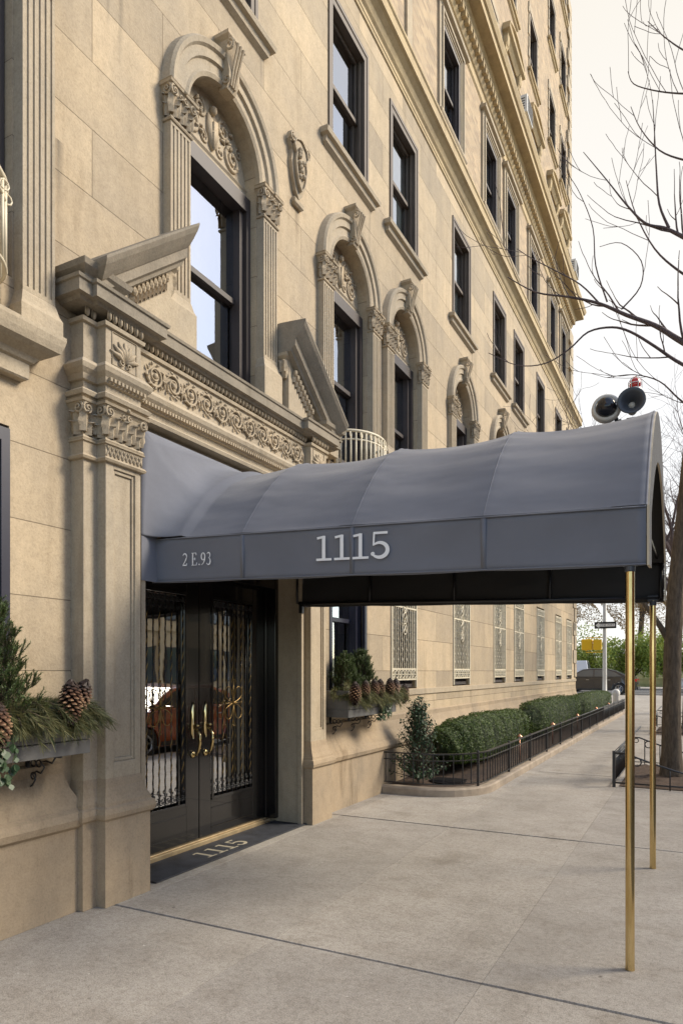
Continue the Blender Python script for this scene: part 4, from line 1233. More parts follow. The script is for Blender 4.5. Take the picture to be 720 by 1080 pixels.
# ------------------------------------------------------------------ ground
def rise(y): 
    t = min(1, max(0, (y-27)/9)); return .42*t*t*(3-2*t)
mb = MB()
XE = 4.55
JY = [-6.6, -3.3, .1, 3.43, 6.72, 11.05, 14.4, 17.7, 21.0, 24.3, 27.6]
JX = [-.62, .16, 1.42, 2.68, 3.94, XE]
g = .006
for i in range(len(JY)-1):
    for j in range(len(JX)-1):
        gx = .0009
        a, b = JX[j]+gx, JX[j+1]-gx; c, d = JY[i]+g, JY[i+1]-g
        dz = U(-.002, .002)
        # bevelled slab
        mb.add([(a,c,-.012+dz),(b,c,-.012+dz),(b,d,-.012+dz),(a,d,-.012+dz),(a+.0005,c+.006,dz),(b-.0005,c+.006,dz),(b-.0005,d-.006,dz),(a+.0005,d-.006,dz)],
               [(4,5,6,7),(0,1,5,4),(1,2,6,5),(2,3,7,6),(3,0,4,7)])
sw = mb.build('sidewalk', 'concrete'); sw['kind'] = 'structure'
mb = MB(); mb.add([(-.7, -7, -.014), (XE, -7, -.014), (XE, 27.6, -.014), (-.7, 27.6, -.014)], [(0,1,2,3)]); o = mb.build('sidewalk_joints', 'joint'); o['kind'] = 'structure'
mb = MB()
n = 12
vs = []
for i in range(n+1):
    y = 27.6+(36-27.6)*i/n
    for x in (-40, XE): vs.append((x, y, rise(y)-.003))
mb.add(vs, [(2*i, 2*i+1, 2*i+3, 2*i+2) for i in range(n)])
o = mb.build('avenue_pavement', 'concrete'); o['kind'] = 'structure'
# kerb along the side street
mb = MB(); mb.box(XE, XE+.15, -30, 33, -.3, .0); mb.box(-40, XE+.1, 36, 36.18, .1, .42)
o = mb.build('kerb', 'kerb', None, False, .01); o['kind'] = 'structure'
# side street roadway + avenue + base terrain
mb = MB()
mb.add([(XE+.15, -60, -.13), (14, -60, -.13), (14, 27, -.13), (XE+.15, 27, -.13)], [(0,1,2,3)])
mb.add([(XE+.15, 27, -.13), (14, 27, -.13), (14, 36.2, .29), (XE+.15, 36.2, .29)], [(0,1,2,3)])
mb.add([(-80, 36.18, .29), (80, 36.18, .29), (80, 50, .31), (-80, 50, .31)], [(0,1,2,3)])
o = mb.build('road', 'asphalt'); o['kind'] = 'structure'
mb = MB()
for k in range(7): mb.add([(-3+k*1.1, 37, .298), (-2.5+k*1.1, 37, .298), (-2.5+k*1.1, 40, .30), (-3+k*1.1, 40, .30)], [(0,1,2,3)])
for y in (43.2, 46.6):
    mb.add([(-60, y, .306), (60, y, .306), (60, y+.15, .306), (-60, y+.15, .306)], [(0,1,2,3)])
mb.add([(-60, 49.2, .313), (60, 49.2, .313), (60, 49.35, .313), (-60, 49.35, .313)], [(0,1,2,3)])
o = mb.build('road_markings', 'paint'); o['kind'] = 'structure'
mb = MB(); mb.box(-80, 80, 50, 55, .1, .44); o = mb.build('park_pavement', 'concrete'); o['kind'] = 'structure'
mb = MB(); mb.box(14, 19.2, -60, 35.5, -.2, 0); o = mb.build('far_sidewalk', 'concrete'); o['kind'] = 'structure'
mb = MB(); mb.add([(-900, -900, -.35), (900, -900, -.35), (900, 900, -.35), (-900, 900, -.35)], [(0,1,2,3)])
o = mb.build('ground', 'earth'); o['kind'] = 'structure'
# park hill
mb = MB(); nx, ny = 40, 16; random.seed(3)
for j in range(ny+1):
    for i in range(nx+1):
        x = -70+140*i/nx; y = 55.6+60*j/ny; t = min(1, j/6)
        mb.v.append((x, y, .3+2.6*t*t*(3-2*t)+.4*sin(x*.2+j)*t))
for j in range(ny):
    for i in range(nx):
        a = j*(nx+1)+i; mb.f.append((a, a+1, a+nx+2, a+nx+1)); mb.m.append(0)
o = mb.build('park_hill', 'grass', None, True); o['kind'] = 'structure'

# ------------------------------------------------------------------ garden: kerb, soil, fence
def gpath(inset=0, step=.12, z=0, ystop=28.5):
    """outer kerb line of the planting bed, inset inwards"""
    pts = []
    x = -.11
    cx, cy, rad = .45, 9.0, .83
    ip = inset
    y0 = 8.17+ip
    pts.append((x, y0)); pts.append((.2, y0))
    for i in range(13):
        a = -pi/2+pi/2*i/12
        pts.append((.45+(.81-ip)*cos(a), 8.98+(.81-ip)*sin(a)))
    pts.append((1.26-ip, ystop-ip))
    # resample
    out = [Vector((*pts[0], 0))]; acc = 0
    cur = Vector((*pts[0], 0)); i = 1
    while i < len(pts):
        nx = Vector((*pts[i], 0)); d = (nx-cur).length
        if acc+d >= step:
            cur = cur+(nx-cur)*((step-acc)/d); out.append(cur.copy()); acc = 0
        else: acc += d; cur = nx; i += 1
    return out
po = gpath(0, .12); 
def offs(pts, q):
    out = []
    for i, p in enumerate(pts):
        t = (pts[min(i+1, len(pts)-1)]-pts[max(i-1, 0)]).normalized(); n_ = Vector((-t.y, t.x, 0)); out.append(p+n_*q)
    return out
gk = MB(); a = po; b = offs(po, .15)
prof = [(0, 0), (.0, .085), (.015, .105), (.15, .105), (.15, 0)]
k = len(prof)
rws = [offs(po, q) for q, z in prof]
for i in range(len(po)):
    for j, (q, z) in enumerate(prof): gk.v.append((rws[j][i].x, rws[j][i].y, z))
for i in range(len(po)-1):
    for j in range(k-1):
        a_ = i*k+j; gk.f.append((a_, a_+1, a_+k+1, a_+k)[::-1]); gk.m.append(0)
gk.f.append(tuple(range(k))); gk.m.append(0)
o = gk.build('garden_kerb', 'kerb', None, False); o['kind'] = 'structure'
mb = MB(); inn = offs(po, .1)
vs = []
for p in inn: vs += [(p.x, p.y, .07), (min(-.02, p.x-.02) if p.y < 24.5 else -.02, p.y, .09)]
vs[1] = (-.05, inn[0].y+.01, .09)
mb.add(vs, [(2*i, 2*i+2, 2*i+3, 2*i+1) for i in range(len(inn)-1)])
o = mb.build('soil_bed', 'soil'); o['kind'] = 'structure'
# mulch chips and a round metal grate near the holly
mb = MB(); mb.lathe([(.0, 0), (.24, 0), (.25, .01), (.25, .018), (.0, .02)], (.62, 9.0, .08), 32)
for k in range(10): mb.tube([(.62-.22, 8.83+k*.038, .102), (.62+.22, 8.83+k*.038, .102)], .006, 4)
o = mb.build('drain_grate', 'iron'); tag(o, 'round black iron grate lying in the planting bed beside the holly', 'grate')
# fence
fr = empty('garden_fence', (.5, 8.3, .1)); tag(fr, 'long low black iron railing curving round the planting bed along the building', 'fence')
def fpart(mb, name, m_, smooth=True):
    o = mb.build(name, m_, None, smooth); o.parent = fr; o.matrix_parent_inverse = Matrix.Translation(-fr.location); return o
fp = gpath(.075, .13)
for nm_, z, hw, hh in (('top_rail', .535, .016, .008), ('middle_rail', .45, .010, .006), ('bottom_rail', .15, .010, .006)):
    mb = MB(); l1 = offs(fp, -hw); l2 = offs(fp, hw); n = len(fp)
    for p, q in zip(l1, l2): mb.v += [(p.x, p.y, z-hh), (p.x, p.y, z+hh), (q.x, q.y, z+hh), (q.x, q.y, z-hh)]
    for i in range(n-1):
        for j in range(4):
            mb.f.append((4*i+j, 4*i+(j+1) % 4, 4*i+4+(j+1) % 4, 4*i+4+j)); mb.m.append(0)
    mb.f += [(0,1,2,3), (4*n-4, 4*n-3, 4*n-2, 4*n-1)]; mb.m += [0, 0]
    fpart(mb, nm_, 'iron', False)
bal = MB(); bal.tube([(0,0,.15), (0,0,.53)], .0075, 6)
proto = None; rest = MB(); cnt = 0
for i, p in enumerate(fp):
    if i % 11 == 0:
        mb = MB(); mb.box(-.014, .014, -.014, .014, .08, .53); mb.lathe([(.014, .53), (.02, .545), (.014, .56), (0, .57)], (0,0,0), 10)
        o = mb.build('post', 'iron', fr); o.location = (p.x-fr.location.x, p.y-fr.location.y, -fr.location.z)
        continue
    if cnt < 100:
        if proto is None: proto = bal.build('baluster', 'iron', fr); o = proto
        else: o = proto.copy(); COL.objects.link(o); o.parent = fr
        o.location = (p.x-fr.location.x, p.y-fr.location.y, -fr.location.z)
    else: rest.tube([(p.x, p.y, .15), (p.x, p.y, .53)], .0075, 5)
    cnt += 1
o = fpart(rest, 'far_balusters', 'iron'); o['kind'] = 'stuff'
# end post by the wall
mb = MB(); mb.box(-.10, -.06, 8.22, 8.27, .08, .60); fpart(mb, 'end_post', 'iron', False)

# ------------------------------------------------------------------ foliage helpers
def leafquad(mb, p, n_, up, l, w):
    n_ = n_.normalized(); s_ = n_.cross(up)
    if s_.length < 1e-4: s_ = Vector((1,0,0))
    s_ = s_.normalized(); u = s_.cross(n_).normalized()
    mb.add([p-u*l*.5, p+s_*w*.5+n_*w*.12, p+u*l*.5, p-s_*w*.5+n_*w*.12], [(0,1,2),(0,2,3)])
def rv(): 
    while True:
        v = Vector((U(-1,1), U(-1,1), U(-1,1)))
        if .05 < v.length < 1: return v.normalized()
def hedge(y0, y1, x0, x1, z0, z1, n, seed, label):
    random.seed(seed); r = empty('hedge', ((x0+x1)/2, (y0+y1)/2, z0)); tag(r, label, 'hedge', 'clipped yew hedges in the planting bed')
    c = Vector(r.location); mb = MB(); hx, hy, hz = (x1-x0)/2, (y1-y0)/2, (z1-z0)/2
    def surf():
        while True:
            v = Vector((U(-1,1), U(-1,1), U(-1,1))); m_ = max(abs(v.x), abs(v.y), abs(v.z))
            v = v/m_
            # rounded box
            q = Vector((v.x, v.y, v.z)); q = q/((abs(q.x)**3.6+abs(q.y)**3.6+abs(q.z)**3.6)**(1/3.6))
            return q
    for _ in range(n):
        q = surf(); d = 1-abs(random.gauss(0, .07))
        p = Vector((q.x*hx, q.y*hy, q.z*hz+hz))
        lump = 1+.045*sin(p.y*3.3+seed)*cos(p.z*5+p.x*4)+.045*sin(p.y*9.3+p.z*9+p.x*8+seed)+.05*sin(p.y*21+p.x*17+p.z*15)
        p = Vector((q.x*hx*lump*d, p.y*(1 if abs(q.y) < .9 else lump*d), hz+q.z*hz*(lump if q.z > 0 else 1)*d))
        nn = (Vector((q.x/hx, q.y/hy, q.z/hz)).normalized()+rv()*.8)
        leafquad(mb, p, nn, rv(), U(.03, .06), U(.008, .018))
    mb.build('foliage', 'yew', r)
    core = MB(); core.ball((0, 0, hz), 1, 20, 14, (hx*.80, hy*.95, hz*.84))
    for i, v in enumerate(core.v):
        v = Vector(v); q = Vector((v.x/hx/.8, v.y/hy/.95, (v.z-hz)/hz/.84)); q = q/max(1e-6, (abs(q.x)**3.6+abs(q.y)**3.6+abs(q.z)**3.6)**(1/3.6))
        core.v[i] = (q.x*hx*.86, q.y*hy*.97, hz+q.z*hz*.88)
    core.build('inner_core', 'yewcore', r)  # solid dark core filling the hedge behind its leaves
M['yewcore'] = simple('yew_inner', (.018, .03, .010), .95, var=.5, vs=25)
hedge(9.3, 13.9, .12, .78, .17, .88, 38000, 11, 'nearest clipped yew hedge, right behind the holly bush')
hedge(14.5, 20.4, .12, .84, .17, .95, 26000, 12, 'middle clipped yew hedge between the nearest and the farthest hedge')
hedge(20.8, 28.0, .12, .86, .17, .90, 20000, 13, 'farthest clipped yew hedge beside the corner of the building')
# holly
random.seed(21)
r = empty('holly_bush', (.33, 8.62, .09)); tag(r, 'dark glossy holly bush inside the curved end of the iron railing', 'shrub')
mb = MB(); tw = MB()
for k in range(190):
    z = .06+1.0*R()**.9; rr = (.37*(1-(z/1.12)**1.5)+.05)*U(.35, 1.05); a = U(0, 2*pi)
    tip = Vector((rr*cos(a), rr*sin(a), z+.08))
    b0 = Vector((0, 0, max(.05, z-.25))); tw.tube([b0, (b0+tip)/2+Vector((0,0,.01)), tip], [.008, .005, .002], 4)
    for j in range(13):
        t = U(.45, 1.08); p = b0.lerp(tip, t)+rv()*.035
        leafquad(mb, p, rv()+Vector((cos(a), sin(a), .8)), rv(), U(.035, .055), U(.02, .03))
tw.tube([(0,0,0), (0,0,.5), (.01,0,1.0)], [.018, .012, .004], 6)
mb.build('foliage', 'holly', r); tw.build('stem', 'bark', r)
# path lights
pl = None
for i, (x, y) in enumerate(((.98, 11.7), (.98, 14.7), (.98, 18.0), (.98, 21.6), (.98, 24.8))):
    lab = ['nearest copper capped path light behind the railing', 'second copper capped path light from the near end of the railing', 'third copper capped path light, middle of the five', 'fourth copper capped path light from the near end', 'farthest copper capped path light near the building corner'][i]
    if pl is None:
        pl = empty('path_light', (x, y, .08))
        mb = MB(); mb.tube([(0,0,0), (0,0,.36)], .011, 8); mb.build('stem', 'copper', pl, True)
        mb = MB(); mb.lathe([(.022, .36), (.026, .365), (.026, .40), (.022, .405)], (0,0,0), 12); mb.build('lens', 'clearlens', pl, True)
        mb = MB(); mb.lathe([(.052, .40), (.05, .41), (.02, .435), (.008, .45), (0, .452)], (0,0,0), 14); mb.build('cap', 'copper', pl, True); o = pl
    else: o = copy_tree(pl); o.location = (x, y, .08)
    tag(o, lab, 'path light', 'copper path lights along the hedge')

# ------------------------------------------------------------------ window boxes
def windowbox(y0, y1, label):
    r = empty('window_box', (0, (y0+y1)/2, 1.08)); tag(r, label, 'window box', 'grey window boxes under the ground floor windows')
    h = (y1-y0)/2
    mb = MB(); mb.box(-.09, -.07, -h, h, 0, .3); mb.box(-.07, .21, -h, -h+.02, 0, .3); mb.box(-.07, .21, h-.02, h, 0, .3); mb.box(-.07, .21, -h+.02, h-.02, .0, .02)
    for a, b in ((0, .085), (.092, .19), (.197, .30)): mb.box(.21, .23, -h, h, a, b); mb.box(-.09, .21, -h-.004, -h+.003, a, b)
    mb.box(.20, .211, -h+.01, h-.01, .0, .3)
    mb.build('box', 'planter', r, False, .003)
    mb = MB(); mb.box(-.07, .2, -h+.02, h-.02, .24, .26); mb.build('soil', 'soil', r)
    for y in (-h+.2, 0, h-.2):
        mb = MB()
        mb.box(-.115, -.095, y-.01, y+.01, -.26, 0.0); mb.box(-.115, .2, y-.01, y+.01, -.014, -.002)
        mb.tube([(-.1, y, -.22), (-.06, y, -.2), (-.03, y, -.16), (-.06, y, -.13), (-.02, y, -.11), (.02, y, -.12), (.05, y, -.08), (.02, y, -.05), (.07, y, -.04), (.12, y, -.05), (.15, y, -.014)], .006, 6)
        for (xx, zz) in ((-.05, -.06), (.0, -.06), (-.05, -.14)): mb.tube([(xx+.022*cos(q*pi/5), y, zz+.022*sin(q*pi/5)) for q in range(10)], .005, 5, closed=True)
        mb.build('bracket', 'iron', r, True)
windowbox(1.8, 3.12, 'grey wooden window box at the left edge, left of the entrance pilaster')
windowbox(6.75, 8.1, 'grey wooden window box right of the entrance, above the holly bush')

def dwarfspruce(x, y, z, h, rad, seed, label, nb=95):
    random.seed(seed); r = empty('dwarf_conifer', (x, y, z)); tag(r, label, 'conifer', 'small conifers planted in the window boxes')
    mb = MB(); st = MB(); st.tube([(0,0,-.05), (0,0,h*.9)], [.014, .004], 6)
    def sprig(b0, d, ln):
        d = d.normalized(); tip = b0+d*ln; st.tube([b0, tip], [.003, .0012], 3)
        for j in range(int(ln*620)):
            p = b0+d*ln*U(.0, 1.0); q = rv(); q = (q-d*q.dot(d)).normalized()
            e = p+(q*.8+d*.8).normalized()*U(.015, .022); w_ = d.cross(q)*.0022
            mb.add([p-w_, p+w_, e], [(0,1,2)])
    for k in range(nb):
        t = R()**.85; z0 = h*t; a = U(0, 2*pi); o_ = Vector((cos(a), sin(a), 0)); rr = (rad*(1-t)**.62*(1+.25*sin(a*3+z0*14))+.012)*U(.45, 1.0)
        c = o_*rr+Vector((0,0,z0*.86+.02))
        st.tube([Vector((0,0,max(0, z0*.8-.05))), c], [.004, .002], 3)
        for q in range(4):
            sprig(c+rv()*.018, o_*U(.1, .7)+Vector((0,0,1))+rv()*.45, U(.045, .085))
    for q in range(6): sprig(Vector((0,0,h*.86))+rv()*.015, Vector((0,0,1))+rv()*.35, .09)
    mb.build('foliage', 'spruce', r); st.build('stem', 'bark', r)
dwarfspruce(.08, 2.53, 1.33, .72, .25, 5, 'small green conifer at the left photo edge rising from the left window box', 300)
dwarfspruce(.05, 7.02, 1.33, .47, .17, 6, 'left one of the two small conifers in the window box right of the entrance', 190)
dwarfspruce(.07, 7.40, 1.33, .52, .19, 8, 'right one of the two small conifers in the window box right of the entrance', 200)

def greens(y0, y1, seed, label, n=150):
    random.seed(seed); r = empty('pine_greens', (.08, (y0+y1)/2, 1.36)); tag(r, label, 'cut greenery', 'cut pine boughs filling the window boxes')
    mb = MB(); st = MB(); h = (y1-y0)/2
    for k in range(n):
        y = U(-h, h); x0 = U(-.08, .1)
        ang = U(-.9, .9)+ (y/h)*.35; ln = U(.14, .34)
        out = Vector((cos(ang), sin(ang), U(.1, .65)))
        if R() < .2: out = Vector((U(-.2, .5), math.copysign(1, y)*U(.3, 1), U(.1, .6)))
        pts = []; p = Vector((x0, y, U(-.05, .03))); v = out.normalized()
        for i in range(7):
            pts.append(p.copy()); p = p+v*(ln/6); v = (v+Vector((0,0,-.28))).normalized()
            if p.x < .155: p.z = max(p.z, -.04)
        st.tube(pts, [.004]*6+[.002], 4)
        for i in range(1, 7):
            d = (pts[i]-pts[i-1]).normalized()
            for j in range(16):
                q = rv(); q = (q-d*q.dot(d)).normalized(); b0 = pts[i-1].lerp(pts[i], R())
                e = b0+(q*U(.35, .8)+d).normalized()*U(.05, .095)+Vector((0,0,-.008)); w_ = d.cross(q)*.0024
                mb.add([b0-w_, b0+w_, e+w_*.4, e-w_*.4], [(0,1,2,3)])
    mb.build('needles', 'pinegreen', r); st.build('twigs', 'bark', r)
greens(1.9, 3.08, 31, 'bushy cut pine boughs spilling over the left window box', 230)
greens(6.8, 8.1, 32, 'bushy cut pine boughs spilling over the window box right of the entrance', 240)
# ivy trailing from the boxes
def ivy(y, seed, label, n=6, L_=.38):
    random.seed(seed); r = empty('ivy', (.2, y, 1.38)); tag(r, label, 'ivy', 'ivy trailing from the window boxes')
    mb = MB(); st = MB()
    for k in range(n):
        p = Vector((0, U(-.1, .1), 0)); v = Vector((.8, U(-.6, .6), .3)).normalized(); pts = []
        for i in range(14):
            pts.append(p.copy()); p = p+v*(L_*1.3/14); v = (v+Vector((-.12, U(-.25, .25), -.42))).normalized()
            if p.x < .045 and p.z < 0: p.x = .045+R()*.02
            if i > 1:
                for q in range(2):
                    c = p+rv()*.02; n_ = Vector((1, U(-.6, .6), U(-.2, .8))).normalized(); s_ = n_.cross(Vector((0,0,1))).normalized(); u = s_.cross(n_); l = U(.014, .026)
                    mb.add([c-u*l*1.2, c-u*l*.2+s_*l, c+u*l*.5+s_*l*.8, c+u*l, c+u*l*.5-s_*l*.8, c-u*l*.2-s_*l], [(0,1,2,3,4,5)])
        st.tube(pts, .002, 4)
    mb.build('leaves', 'ivy', r); st.build('stems', 'bark', r)
ivy(7.72, 41, 'ivy trailing down the front of the window box right of the entrance', 9, .36)
ivy(2.36, 42, 'ivy hanging at the left photo edge below the left window box', 7, .42)

# pine cones
def conemesh():
    random.seed(77); mb = MB(); Lc = .2; n = 92
    mb.tube([(0,0,0), (0,0,-.03), (0,0,-.12), (0,0,-.19)], [.008, .018, .018, .004], 8)
    for i in range(n):
        t = i/n; z = -.006-Lc*t*.97; a = i*2.39996
        rr = .052*(sin(pi*(t*.86+.1))**.6); 
        d = Vector((cos(a), sin(a), 0)); s_ = Vector((-sin(a), cos(a), 0)); w_ = .0145*(1-.35*t); th = .0028
        b0 = Vector((0,0,z+.006))+d*rr*.25; e = Vector((0,0,z-.016))+d*rr*1.06
        up = Vector((0,0,1))*th
        mb.add([b0-s_*w_*.5, b0+s_*w_*.5, e+s_*w_-d*.006, e+d*.004, e-s_*w_-d*.006, b0-s_*w_*.5-up, b0+s_*w_*.5-up, e+s_*w_-up-d*.006, e+d*.004-up*1.6, e-s_*w_-up-d*.006],
               [(0,1,2,3,4), (5,9,8,7,6), (1,6,7,2), (2,7,8,3), (3,8,9,4), (4,9,5,0)])
    return mb
cone0 = None
CONES = [  # x,y,z(top), tilt about x (swing along facade), tilt outwards, scale, label
 (.31, 2.90, 1.55, .05, .1, 1.3, 'largest pine cone hanging at the right end of the left window box'),
 (.28, 3.05, 1.55, .42, .05, 1.22, 'darker slanting pine cone at the far right tip of the left window box'),
 (.36, 2.36, 1.45, .12, .15, 1.3, 'pine cone cut off by the left photo edge'),
 (.33, 6.72, 1.49, .0, .05, 1.25, 'leftmost pine cone on the window box right of the entrance'),
 (.33, 6.98, 1.50, .0, .0, 1.0, 'second pine cone from the left on the right-hand window box'),
 (.34, 7.20, 1.51, -.05, .0, 1.02, 'third pine cone from the left on the right-hand window box'),
 (.36, 7.33, 1.51, .2, .05, 1.15, 'fourth pine cone, slightly slanting, on the right-hand window box'),
 (.34, 7.66, 1.52, .05, .05, 1.15, 'thick brown pine cone right of the ivy on the right-hand window box'),
 (.36, 7.80, 1.51, .35, .05, 1.15, 'slanting pine cone second from the right on the right-hand window box'),
 (.32, 8.18, 1.44, .0, .05, 1.2, 'rightmost pine cone, low at the end of the right-hand window box'),
]
for (x, y, z, tx, ty, sc, lab) in CONES:
    if cone0 is None: cone0 = conemesh().build('pine_cone', 'conelight'); o = cone0
    else: o = cone0.copy(); COL.objects.link(o)
    o.location = (x, y, z); o.rotation_euler = (tx, -ty, U(0, 6)); o.scale = (sc,)*3
    tag(o, lab, 'pine cone', 'pine cones wired on the window boxes')

# ------------------------------------------------------------------ trees
def branch(mb, p, d, ln, r, depth, seg=5, gnarl=.28, up=.05, kids=(2, 4), spread=.75, minr=.0035):
    pts = [p.copy()]; rr = [r]; v = d.normalized(); q = p.copy()
    r1 = max(minr, r*(.45 if depth > 0 else .3))
    for i in range(seg):
        v = (v+rv()*gnarl+Vector((0,0,up))).normalized(); q = q+v*(ln/seg); pts.append(q.copy()); rr.append(r+(r1-r)*(i+1)/seg)
    mb.tube(pts, rr, 6 if r > .02 else (4 if r > .008 else 3), cap=False)
    if depth > 0:
        n = random.randint(*kids)
        for k in range(n):
            t = U(.3, 1.0); i = min(seg-1, int(t*seg)); b = pts[i].lerp(pts[i+1], t*seg-i)
            dv = (pts[i+1]-pts[i]).normalized(); s_ = rv(); s_ = (s_-dv*s_.dot(dv)).normalized()
            branch(mb, b, dv+s_*spread*U(.6, 1.3), ln*U(.45, .75), max(minr, rr[i]*U(.45, .7)), depth-1, seg, gnarl, up, kids, spread, minr)
        branch(mb, pts[-1], v, ln*.6, r1, depth-1, seg, gnarl, up, kids, spread, minr)
def PXY(px, py, Y):    # rough siting of limbs read off the photograph (720x1080 grid)
    u = (px-360)/720; v = (py-708)/720; rx = u*.887-.462; ry = u*.462+.887; t = Y/ry
    return Vector((XC+t*rx, Y, H-t*v))
random.seed(51)
tr = empty('street_tree', (3.33, 11.2, 0)); tag(tr, 'bare street tree with thick brown trunk inside the nearest iron tree guard', 'tree', 'bare street trees along the kerb')
def tpart(mb, name, m_, par=tr):
    o = mb.build(name, m_, None, True); o.parent = par; o.matrix_parent_inverse = Matrix.Translation(-par.location); return o
mb = MB()
TP = [(708, 826, .21), (708, 815, .165), (708, 795, .14), (708, 745, .125), (709, 685, .125), (713, 620, .115), (720, 550, .105), (729, 470, .10), (740, 380, .095), (752, 250, .08), (760, 60, .06)]
tp = [(PXY(a, b, 11.2), c) for a, b, c in TP]
mb.tube([p for p, r_ in tp], [r_ for p, r_ in tp], 18)
for i, v in enumerate(mb.v):
    a = atan2(v[1]-11.2, v[0]-3.4); q = .006*sin(a*9+v[2]*1.5)+.008*sin(a*4+v[2]*2.3); mb.v[i] = (v[0]+q*cos(a), v[1]+q*sin(a), v[2])
mb.tube([PXY(709, 682, 11.2), PXY(697, 662, 11.15), PXY(683, 642, 11.1), PXY(671, 625, 11.1), PXY(660, 600, 11.1), PXY(655, 570, 11.1)], [.06, .042, .036, .032, .028, .02], 9)
tpart(mb, 'trunk', 'bark')
mb = MB()
def limb(px, Y, r0, r1, kids=.8, depth=2, ln=.9):
    pts = [PXY(a, b, Y+dy) for a, b, dy in px]
    # smooth
    pp = []
    for i in range(len(pts)-1):
        for k in range(4):
            t = k/4; p0 = pts[max(i-1, 0)]; p1 = pts[i]; p2 = pts[i+1]; p3 = pts[min(i+2, len(pts)-1)]
            pp.append(.5*((2*p1)+(-p0+p2)*t+(2*p0-5*p1+4*p2-p3)*t*t+(-p0+3*p1-3*p2+p3)*t**3))
    pp.append(pts[-1]); n = len(pp); r0 *= .62; r1 *= .8; rr = [r0+(r1-r0)*(i/(n-1))**.7 for i in range(n)]
    mb.tube(pp, rr, 7, cap=False)
    for i in range(3, n-1):
        if R() < kids*.5:
            d = (pp[i+1]-pp[i]).normalized(); s_ = rv(); s_ = (s_-d*s_.dot(d)).normalized()
            branch(mb, pp[i], d+s_*U(.5, 1)+Vector((0,0,.25)), ln*U(.5, 1.1), max(.0045, rr[i]*.5), depth-1, 5, .13, .08, (1, 2), .7, .0042)
limb([(740, 372, 0), (715, 358, 0), (690, 343, 0), (660, 332, -.1), (632, 320, -.2), (600, 313, -.3), (565, 308, -.4), (535, 292, -.5)], 10.6, .085, .008, .7)
limb([(632, 320, 0), (612, 300, 0), (585, 285, -.1), (560, 272, -.2), (545, 262, -.2)], 10.4, .022, .006, .5)
limb([(740, 395, 0), (712, 380, 0), (690, 365, -.2), (665, 350, -.3), (645, 345, -.4), (620, 350, -.5), (600, 368, -.6), (575, 383, -.6), (545, 385, -.7), (515, 372, -.8)], 10.3, .045, .006, .35, 2, .7)
limb([(740, 260, 0), (715, 247, 0), (700, 240, 0), (680, 235, -.1), (660, 215, -.1), (640, 190, -.2), (615, 160, -.2)], 10.8, .06, .006, .8)
limb([(705, 240, 0), (695, 215, 0), (692, 180, .1), (690, 140, .1), (688, 105, .1)], 10.8, .035, .006, .7)
limb([(740, 170, 0), (720, 168, 0), (695, 158, 0), (675, 135, .1), (665, 112, .1)], 10.9, .03, .006, .6)
limb([(740, 98, 0), (715, 98, 0), (690, 95, 0), (668, 88, 0), (662, 75, 0)], 10.9, .026, .006, .5)
limb([(740, 60, 0), (720, 52, 0), (700, 38, 0), (683, 22, 0)], 10.9, .026, .006, .5)
limb([(655, 326, 0), (675, 302, 0), (676, 275, 0), (655, 256, .1), (632, 260, .1)], 10.5, .02, .005, .5)
limb([(640, 318, 0), (628, 280, 0), (625, 240, 0), (612, 205, 0), (600, 185, 0)], 10.3, .02, .005, .5)
limb([(740, 300, .2), (715, 285, .2), (690, 262, .2), (670, 225, .2), (660, 190, .3)], 11.2, .04, .006, .9)
limb([(740, 440, .2), (715, 420, .2), (695, 402, .2), (668, 395, .2), (640, 398, .3)], 11.0, .03, .006, .9)
tpart(mb, 'branches', 'bark2')
# trees further along the kerb
def baretree(x, y, z, h, seed, label, group='bare street trees along the kerb', m_='bark2', depth=4, r=.20, kids=(2, 4), minr=.004):
    random.seed(seed); r_ = empty('bare_tree', (x, y, z)); tag(r_, label, 'tree', group)
    mb = MB(); th = h*.32; top_ = Vector((U(-.2, .3), U(-.2, .2), th))
    mb.tube([(0,0,-.1), (0,0,.15), (top_.x*.5, top_.y*.5, th*.5), top_], [r*1.4, r*1.05, r*.9, r*.8], 12); mb.build('trunk', 'bark', r_, True)
    mb = MB()
    for k in range(5):
        a = k*2*pi/5+U(-.4, .4); branch(mb, top_-Vector((0,0,.1+.1*k)), Vector((.55*cos(a), .55*sin(a), 1)), h*.34, r*.5, depth, 6, .2, .03, kids, .8, minr)
    mb.build('branches', m_, r_, False)
baretree(3.5, 20.6, 0, 10.5, 64, 'bare street tree inside the second tree guard, right behind the nearest trunk')
baretree(3.6, 29.0, .05, 12, 62, 'bare street tree standing nearest to the avenue')

